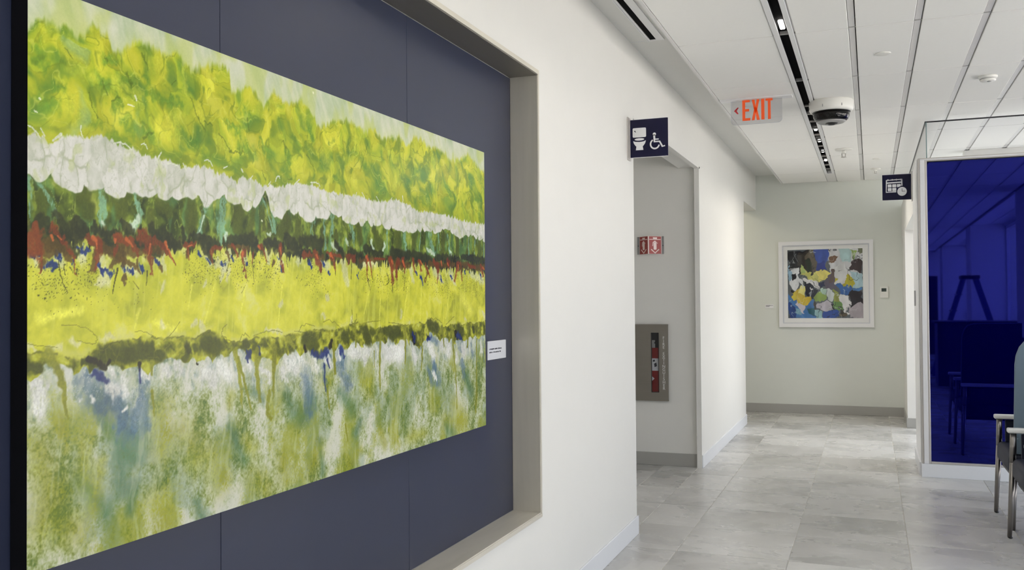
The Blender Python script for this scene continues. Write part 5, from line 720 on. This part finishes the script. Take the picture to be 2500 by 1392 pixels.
# ------------------------------------------------------------------ extinguisher sign, cabinet, extinguisher
RY = 7.69
es = thing('extinguisher_sign', (-1.746, RY, 1.79), 'red V-shaped fire extinguisher sign on the grey wall in the recess', 'sign')
xl, xr, xm, yr, z0, z1 = -1.842, -1.652, -1.747, RY-.092, 1.792, 1.944
def vplate(xa, ya_, xb, yb_, nm):
    d = Vector((xb-xa, yb_-ya_, 0)); n = Vector((d.y, -d.x, 0)).normalized(); 
    if n.y > 0: n = -n
    def fn(u, v, a): p = Vector((xa, ya_, 0))+d*u+n*a; return (p.x, p.y, z0+(z1-z0)*v)
    MB().prism([(0, 0), (1, 0), (1, 1), (0, 1)], -.0015, .0015, fn).build(nm, M['redw'], es)
    MB().prism([(.05, .015), (.96, .015), (.96, .985), (.05, .985)], .0015, .0020, fn).build('red_face', M['red'], es)
    b = MB(); A0, A1 = .0020, .0026
    b.prism([(.08, .80), (.92, .80), (.92, .835), (.08, .835)], A0, A1, fn); b.prism([(.36, .845), (.64, .845), (.66, .93), (.34, .93)], A0, A1, fn)
    b.prism(rrect(.39, .61, .24, .64, .06, 3), A0, A1, fn); b.prism([(.45, .64), (.55, .64), (.54, .74), (.46, .74)], A0, A1, fn)
    b.prism([(.30, .44), (.34, .44), (.36, .60), (.46, .70), (.46, .74), (.33, .66)], A0, A1, fn); b.prism([(.54, .72), (.70, .60), (.68, .58), (.54, .68)], A0, A1, fn)
    b.prism([(.18, .25), (.24, .28), (.5, .09), (.5, .03)], A0, A1, fn); b.prism([(.82, .25), (.76, .28), (.5, .09), (.5, .03)], A0, A1, fn)
    b.build('extinguisher_symbol', M['redw'], es, recalc=False)
vplate(xl, RY-.004, xm, yr, 'left_plate'); vplate(xm, yr, xr, RY-.004, 'right_plate')
MB().box(xl-.022, xl, RY-.004, RY, z0, z1).build('mounting_tab', M['acryl'], es); MB().box(xr, xr+.020, RY-.004, RY, z0, z1).build('mounting_tab', M['acryl'], es)
for xx in (xl-.012, xr+.011): MB().tube((xx, RY-.006, 1.866), (xx, RY-.003, 1.866), .004, .004, 10).build('screw', M['ink'], es)

fc = thing('extinguisher_cabinet', (-1.76, RY, .545), 'brushed metal fire extinguisher cabinet with narrow window set in the recess wall', 'cabinet')
cx0, cx1, cz0, cz1 = -1.935, -1.603, .545, 1.195
wx0, wx1, wz0, wz1 = -1.742, -1.684, .622, 1.120
d = MB()
yf, yk = RY-.028, RY-.016
d.box(cx0, wx0, yf, yk, cz0, cz1).box(wx1, cx1, yf, yk, cz0, cz1).box(wx0, wx1, yf, yk, cz0, wz0).box(wx0, wx1, yf, yk, wz1, cz1)
d.build('door', M['cab'], fc)
MB().box(cx0, cx1, yk, RY-.002, cz0, cz0+.01).box(cx0, cx1, yk, RY-.002, cz1-.01, cz1).box(cx0, cx0+.01, yk, RY-.002, cz0, cz1).box(cx1-.01, cx1, yk, RY-.002, cz0, cz1).build('cabinet_frame', M['cab'], fc)
MB().box(cx0+.01, cx1-.01, RY-.0035, RY-.001, cz0+.01, cz1-.01).build('cabinet_back', M['dark'], fc)
MB().box(wx0, wx1, yf+.004, yf+.006, wz0, wz1).build('window_pane', M['glass'], fc)
MB().box(wx0-.004, wx0, yf-.002, yf, wz0-.004, wz1+.004).box(wx1, wx1+.004, yf-.002, yf, wz0-.004, wz1+.004).box(wx0, wx1, yf-.002, yf, wz0-.004, wz0).box(wx0, wx1, yf-.002, yf, wz1, wz1+.004).build('window_bead', M['gasket'], fc)
txt = 'FIRE EXTINGUISHER'; zt_ = 1.090; step = (1.090-.646)/(len(txt)-.4)
for i, ch in enumerate(txt):
    if ch == ' ': continue
    fcv = bpy.data.curves.new('letter', 'FONT'); fcv.body = ch; fcv.size = .034; fcv.align_x = 'CENTER'; fcv.extrude = .0006
    tmp = bpy.data.objects.new('tmp', fcv); C.objects.link(tmp); bpy.context.view_layer.update()
    me = bpy.data.meshes.new_from_object(tmp.evaluated_get(bpy.context.evaluated_depsgraph_get())); bpy.data.objects.remove(tmp)
    me.materials.clear(); me.materials.append(M['white'])
    me.transform(Matrix.Translation((-1.6385, yf-.0006, zt_-step*i-.021)) @ Matrix.Rotation(PI/2, 4, 'X'))
    o = bpy.data.objects.new('letter', me); C.objects.link(o); o.parent = fc; o.matrix_parent_inverse = Matrix.Translation(fc.location).inverted()
# the extinguisher seen through the cabinet window (slim, standing inside the cabinet box)
fe = thing('fire_extinguisher', (-1.735, RY-.011, .60), 'red fire extinguisher with white label behind the cabinet window', 'fire extinguisher')
def halfcyl(r, za, zb_, m, nm, ry=.0042, cx=-1.735):
    P = [(cx+r*math.cos(PI*k/14), RY-.0105-ry*math.sin(PI*k/14)) for k in range(15)]
    MB().prism(P, za, zb_, lambda u, v, a: (u, v, a)).build(nm, m, fe)
halfcyl(.050, .560, .800, M['fext'], 'cylinder'); halfcyl(.0505, .800, .905, M['plate'], 'paper_label', .0045); halfcyl(.050, .905, .995, M['fext'], 'cylinder_top')
halfcyl(.020, .995, 1.06, M['grey'], 'valve'); halfcyl(.045, 1.03, 1.045, M['dark'], 'handle', .003, -1.72)
MB().prism([(-1.722, .733), (-1.742, .752), (-1.742, .714)], RY-.0160, RY-.0150, lambda u, v, a: (u, a, v)).build('label_arrow', M['plate'], fe)
MB().prism([(-1.72, .83), (-1.70, .84), (-1.705, .87), (-1.725, .86)], RY-.0157, RY-.0152, lambda u, v, a: (u, a, v)).prism([(-1.735, .875), (-1.715, .88), (-1.72, .895), (-1.735, .89)], RY-.0157, RY-.0152, lambda u, v, a: (u, a, v)).build('label_print', M['ink'], fe)

# ------------------------------------------------------------------ framed print on the back wall
fa = thing('framed_print', (-.505, BY, 1.056), 'colourful square abstract print in a white frame on the back wall', 'framed picture')
fx0, fx1, fz0, fz1 = -1.058, .034, 1.056, 2.108
def ringbox(b, x0, x1, z0, z1, wd, ya, yb):
    b.box(x0, x1, ya, yb, z1-wd, z1).box(x0, x1, ya, yb, z0, z0+wd).box(x0, x0+wd, ya, yb, z0+wd, z1-wd).box(x1-wd, x1, ya, yb, z0+wd, z1-wd); return b
ringbox(MB(), fx0, fx1, fz0, fz1, .045, BY-.035, BY).build('frame', M['frame_w'], fa)
ringbox(MB(), fx0+.045, fx1-.045, fz0+.045, fz1-.045, .012, BY-.026, BY-.01).build('frame_lip', M['plate'], fa)
MB().box(fx0+.057, fx1-.057, BY-.015, BY-.004, fz0+.057, fz1-.057).build('mat_board', M['mattb'], fa)
MB().box(fx0+.046, fx1-.046, BY-.0245, BY-.0225, fz0+.046, fz1-.046).build('glazing', M['artglass'], fa)
ART=[((30,32,38),[(230,285),(520,285),(520,600),(230,620)]),((56,52,48),[(350,330),(520,290),(640,380),(640,560),(470,600),(340,460)]),((104,96,82),[(500,300),(600,300),(660,400),(640,560),(560,580),(540,440),(470,400)]),
((48,58,48),[(460,400),(550,450),(550,590),(470,590)]),((56,84,170),[(560,275),(790,270),(815,320),(790,420),(740,450),(720,540),(640,560),(620,420),(570,330)]),((34,56,140),[(620,430),(720,430),(730,550),(650,560)]),
((216,218,222),[(820,262),(1220,262),(1220,700),(900,760),(760,640),(790,480),(800,380)]),((124,96,76),[(850,370),(905,380),(870,450),(790,450),(820,380)]),((178,208,210),[(940,262),(1060,262),(1060,460),(980,480),(930,400)]),
((150,178,96),[(1060,320),(1150,320),(1140,380),(1110,460),(1090,430)]),((104,110,84),[(1150,262),(1220,262),(1210,380),(1160,340)]),((62,50,52),[(1110,440),(1220,420),(1220,600),(1150,540),(1050,520),(1060,460)]),
((176,206,216),[(1050,540),(1220,600),(1220,760),(1100,780),(1060,680)]),((206,206,116),[(400,500),(440,520),(480,600),(620,560),(770,570),(770,640),(620,690),(520,660),(400,620),(370,540)]),((176,196,118),[(390,470),(440,530),(460,600),(390,610)]),
((232,222,120),[(630,550),(780,570),(770,650),(640,690)]),((222,224,226),[(860,500),(1000,480),(1030,640),(980,740),(900,740),(870,620)]),((196,186,66),[(840,650),(930,650),(920,700),(860,710)]),((190,182,58),[(1020,590),(1090,680),(1110,780),(1040,800),(950,760),(1000,700)]),
((218,222,226),[(250,520),(350,520),(370,640),(450,690),(430,750),(370,690),(360,800),(250,760)]),((150,182,204),[(235,500),(300,540),(310,650),(240,680)]),((28,28,36),[(300,590),(345,600),(340,660),(310,680)]),((226,226,228),[(450,670),(560,660),(640,700),(640,790),(590,770),(520,770),(470,720)]),
((38,42,58),[(450,700),(560,760),(620,800),(570,940),(480,880),(450,790)]),((32,42,76),[(640,690),(740,690),(730,760),(660,760)]),((98,92,108),[(740,640),(850,540),(880,700),(880,800),(800,800),(730,790)]),((96,82,80),[(800,520),(870,520),(850,680),(790,680)]),
((198,174,62),[(330,790),(400,770),(450,870),(530,890),(530,980),(460,1020),(380,980),(340,900)]),((206,190,70),[(270,820),(340,800),(360,920),(320,930)]),((232,226,140),[(400,740),(460,750),(450,860),(400,830)]),((28,24,32),[(250,780),(310,790),(290,830),(250,810)]),
((70,120,180),[(240,830),(340,930),(400,1000),(560,920),(600,1160),(250,1160)]),((40,72,140),[(245,930),(320,1000),(330,1160),(250,1160)]),((126,170,190),[(330,1010),(440,1060),(400,1140),(300,1100)]),((206,200,210),[(350,930),(440,1000),(440,1140),(390,1080)]),((40,96,110),[(480,1030),(580,1000),(590,1130),(500,1110)]),
((138,164,84),[(580,880),(660,800),(740,830),(730,900),(620,950),(570,930)]),((176,206,190),[(640,760),(730,790),(720,840),(640,820)]),((200,208,206),[(730,800),(800,780),(850,860),(830,930),(760,900)]),((150,158,84),[(850,810),(900,830),(960,920),(900,980),(840,920)]),
((110,150,88),[(840,930),(970,940),(960,1060),(900,1090),(850,1010)]),((194,190,200),[(620,980),(760,910),(830,960),(860,1060),(720,1070),(630,1030)]),((60,104,168),[(880,740),(1110,780),(1040,860),(930,850)]),((226,226,228),[(930,850),(1060,870),(1080,990),(1010,1060),(1060,1110),(1000,1110),(960,1000)]),
((36,32,40),[(1040,840),(1110,790),(1220,830),(1220,1000),(1120,1030),(1060,1000)]),((74,126,186),[(1110,770),(1220,770),(1220,820),(1120,800)]),((176,168,176),[(1060,1010),(1180,980),(1220,1010),(1220,1160),(1040,1160)]),((50,82,160),[(700,1060),(900,1080),(930,1160),(690,1160)]),((100,90,74),[(940,1050),(1020,1100),(1000,1160),(930,1140)]),
((150,190,196),[(590,1060),(690,1080),(680,1160),(590,1160)]),((24,26,32),[(820,940),(850,1000),(870,1080),(840,1050)]),((70,66,64),[(580,940),(620,960),(610,1060),(580,1040)])]
def art(nx,ny):
    U,V=np.meshgrid(np.linspace(0,1,nx,dtype=np.float32),np.linspace(0,1,ny,dtype=np.float32))
    X=230+995*U; Y=1160-880*V
    n1=fb(X/90,Y/90,401,4)-.5; n2=fb(X/90,Y/90,411,4)-.5; x=X+110*n1; y=Y+110*n2
    img=np.ones(U.shape+(3,),np.float32)*c3(96,104,110)
    for col,p in ART:
        ins=np.zeros(U.shape,bool); n=len(p)
        for i in range(n):
            (xa,ya),(xb,yb)=p[i],p[(i+1)%n]
            if ya==yb: continue
            ins^=((ya>y)!=(yb>y))&(x<(xb-xa)*(y-ya)/(yb-ya)+xa)
        t=(.86+.28*fb((X+60*n1)/60,(Y+60*n2)/130,421+len(p),3))[...,None]
        img=np.where(ins[...,None],c3(*col)*t,img)
    st=(1-ss(0,.03,np.abs(fb((X+90*n1)/120,(Y+90*n2)/120,431,3)-.5)))*ss(.5,.62,fb(X/150,Y/150,435,2)); img=mix(img,c3(34,36,44),st*.75)
    st=(1-ss(0,.025,np.abs(fb((X+90*n2)/100,(Y+90*n1)/140,441,3)-.48)))*ss(.5,.6,fb(X/140,Y/140,445,2)); img=mix(img,c3(214,222,220),st*.7)
    return img.clip(0,1)

color_grid('art_print', art(300, 266), lambda u, v: np.stack([-.952+(.866)*u, np.full(u.shape, BY-.0155), 1.166+(.840)*v], -1), M['print'], fa, 1.0)
al = thing('art_label', (-1.176, BY, 1.285), 'tiny white label plate on the back wall left of the framed print', 'label plate', 'art label plates')
MB().box(-1.226, -1.126, BY-.006, BY, 1.290, 1.338).build('plate', M['frame_w'], al, bevel=.001, seg=1)
bars(MB(), [(-1.218, -1.16, 1.320, 1.326), (-1.156, -1.135, 1.321, 1.325), (-1.218, -1.175, 1.308, 1.312)], lambda u, v, a: (u, a, v), BY-.0066, BY-.006).build('print_line', M['ink'], al)
th = thing('thermostat', (.149, BY, 1.408), 'white wall thermostat with small dark display right of the framed print', 'thermostat')
MB().box(.104, .194, BY-.028, BY, 1.408, 1.543).build('housing', M['plw'], th, bevel=.005, seg=2)
MB().box(.119, .173, BY-.0295, BY-.027, 1.482, 1.522).build('display', M['lcd'], th)
MB().box(.122, .170, BY-.0298, BY-.0295, 1.503, 1.510).box(.122, .150, BY-.0298, BY-.0295, 1.490, 1.495).build('display_digits', M['ink'], th)

# ------------------------------------------------------------------ blue glass partition
PY = 7.87; GX0, GX1 = .352, WIN_X
gp = thing('glass_partition', (1.3, PY, 0), 'dark blue glass partition in a pale metal frame with clear glass above', 'partition')
MB().box(.423, GX1, PY-.002, PY+.010, .120, 2.475).build('blue_panel', M['blue'], gp)
fr = MB()
for x0, x1, z0, z1 in ((.358, .423, .104, 2.502), (.423, GX1, 2.475, 2.502), (.423, GX1, .104, .122)):
    fr.box(x0, x1, PY-.022, PY+.03, z0, z1)
fr.build('metal_frame', M['alu'], gp, bevel=.003, seg=1)
MB().box(.372, .405, PY-.028, PY-.022, .104, 2.49).box(.372, GX1, PY-.028, PY-.022, 2.484, 2.494).build('frame_bead', M['trimw'], gp, bevel=.002, seg=1)
MB().box(.418, .424, PY-.010, PY-.002, .120, 2.476).box(.42, GX1, PY-.010, PY-.002, 2.469, 2.476).build('gasket', M['gasket'], gp)
MB().box(.352, .460, PY+.03, 8.70, .0, 2.50).build('end_panel', M['frame_w'], gp, bevel=.002, seg=1)
MB().box(.340, .352, PY+.03, 8.70, 0, .104).build('end_base', M['base'], gp)
MB().box(.352, GX1, PY-.030, PY+.03, 0, .104).build('base_rail', M['base'], gp, bevel=.002, seg=1)
MB().box(.344, .352, 8.40, 8.52, 1.335, 1.465).build('strike_plate', M['grey'], gp, bevel=.002, seg=1)
MB().box(.427, GX1, PY+.000, PY+.010, 2.502, 2.790).build('front_clerestory', M['glass'], gp)
MB().box(.418, .427, PY+.000, BY, 2.502, 2.790).build('side_clerestory', M['glass'], gp)
MB().box(.418, GX1, PY-.001, PY+.011, 2.784, 2.794).box(.414, .429, PY, BY, 2.784, 2.794).build('glass_top_edge', M['gasket'], gp)
MB().box(.420, .428, PY-.0015, PY+.002, 2.503, 2.786).build('glass_corner_edge', M['glassedge'], gp)
struct(MB().box(.86, WIN_X, 9.78, 9.93, 2.70, 2.824).build('trim_5', M['wall']))

# ------------------------------------------------------------------ waiting chairs
def chair(y0, y1, label, near):
    t = thing('waiting_chair', (.99, (y0+y1)/2, 0), label, 'chair', 'navy waiting chairs by the blue partition')
    sb = MB().box(.748, 1.24, y0+.02, y1-.02, .345, .470).build('seat', M['vinyl'], t, bevel=.035, seg=4)
    for p in sb.data.polygons: p.use_smooth = True
    MB().box(.775, 1.22, y0+.05, y1-.05, .315, .347).build('seat_frame', M['black'], t, bevel=.004, seg=1)
    bb = MB().prism([(1.20, .44), (1.27, .44), (1.35, 1.02), (1.28, 1.03)], y0+.03, y1-.03, lambda u, v, a: (u, a, v)).build('backrest', M['vinyl'], t, bevel=.02, seg=3)
    for yy in ((y1-.015,) if not near else (y1-.015, y0+.015)):
        xf = .768 if not near else .760
        MB().tube((xf-.028, yy, .0), (xf-.022, yy, .012), .013, .013).build('foot', M['black'], t)
        MB().tube((xf-.028, yy, .010), (xf-.004, yy, .44), .0125, .0185).tube((xf-.004, yy, .44), (xf, yy, .612), .0185, .0175).build('leg', M['legm'], t)
        MB().tube((1.27, yy, 0), (1.23, yy, .60), .0125, .017).build('leg', M['legm'], t)
        MB().box(xf-.032, 1.27, yy-.030, yy+.030, .612, .640).build('armrest', M['arm'], t, bevel=.009, seg=3)
        MB().box(.800, 1.22, yy-.012, yy+.012, .46, .606).build('side_panel', M['vinyl'], t, bevel=.006, seg=2)
    return t
c1 = chair(6.10, 6.715, 'navy vinyl waiting chair nearer the blue partition, with tall grey-blue side screen', False)
c2 = chair(5.35, 6.030, 'navy vinyl waiting chair nearest the camera at the right edge of the photo', True)
tr = MB().tube((.778, 6.225, 0), (.790, 6.225, .36), .012, .017).build('leg', M['legm'], c1)
scr = MB().prism([(.775, .47), (.780, .62), (.790, 1.00), (.797, 1.055), (.815, 1.105), (.842, 1.140), (.885, 1.158), (.93, 1.162), (1.30, 1.165), (1.30, .47)], 6.135, 6.160, lambda u, v, a: (u, a, v)).build('side_screen', M['vinyl_b'], c1, bevel=.004, seg=2)
MB().prism([(.782, .47), (.787, .62), (.797, 1.00), (.804, 1.052), (.821, 1.100), (.846, 1.133), (.887, 1.150), (.93, 1.155), (1.295, 1.158), (1.295, .47)], 6.161, 6.172, lambda u, v, a: (u, a, v)).build('screen_backing', M['vinyl'], c1, bevel=.003, seg=1)
scr['label'] = 'tall grey-blue side screen with rounded corner'

# ------------------------------------------------------------------ things behind the viewer, seen mirrored in the blue glass
dk = thing('reception_counter', (1.55, -.6, 0), 'dark reception counter mirrored at the bottom of the blue glass', 'counter')
MB().box(.98, 2.25, -.95, -.25, 0, 1.00).build('counter_body', M['wood'], dk, bevel=.004, seg=1)
MB().box(.93, 2.30, -1.0, -.20, 1.00, 1.03).build('counter_top', M['black'], dk, bevel=.004, seg=1)
ld = thing('step_ladder', (1.66, -2.5, 0), 'open blue step ladder mirrored in the blue glass', 'ladder')
for sx, nm in ((-1, 'front_rail'), (1, 'rear_rail')):
    for yy in (-2.72, -2.28):
        MB().prism([(1.65+sx*.10-.03, 1.74), (1.65+sx*.10+.03, 1.74), (1.65+sx*.62+.03, 0), (1.65+sx*.62-.03, 0)], yy-.012, yy+.012, lambda u, v, a: (u, a, v)).build(nm, M['ladder'], ld)
for k in range(5):
    z = .3+.29*k; xc = 1.65-.10-.52*(1-z/1.74); MB().box(xc-.05, xc+.05, -2.72, -2.28, z-.012, z+.012).build('step', M['grey'], ld)
MB().box(1.50, 1.80, -2.74, -2.26, 1.735, 1.80).build('top_cap', M['black'], ld, bevel=.01, seg=2)
kb = thing('tall_cabinet', (1.15, -9.5, 0), 'tall dark cabinet mirrored at the left of the blue glass', 'cabinet')
MB().box(.80, 1.55, -9.8, -9.2, 0, 1.95).build('cabinet_body', M['wood'], kb, bevel=.005, seg=1)
MB().box(.82, 1.165, -9.195, -9.18, .08, 1.92).build('door', M['wood'], kb); MB().box(1.185, 1.53, -9.195, -9.18, .08, 1.92).build('door', M['wood'], kb)
st_ = thing('side_table', (2.08, 3.6, 0), 'thin round side table mirrored at the right of the blue glass', 'table')
MB().lathe([(.26, 0), (.26, .02)], (2.05, 3.4, .72), 32).build('table_top', M['black'], st_)
MB().lathe([(.02, 0), (.02, .70)], (2.05, 3.4, .02), 12).build('stem', M['legm'], st_); MB().lathe([(.2, 0), (.2, .02)], (2.05, 3.4, 0), 32).build('base', M['legm'], st_)
bpy.context.view_layer.update()
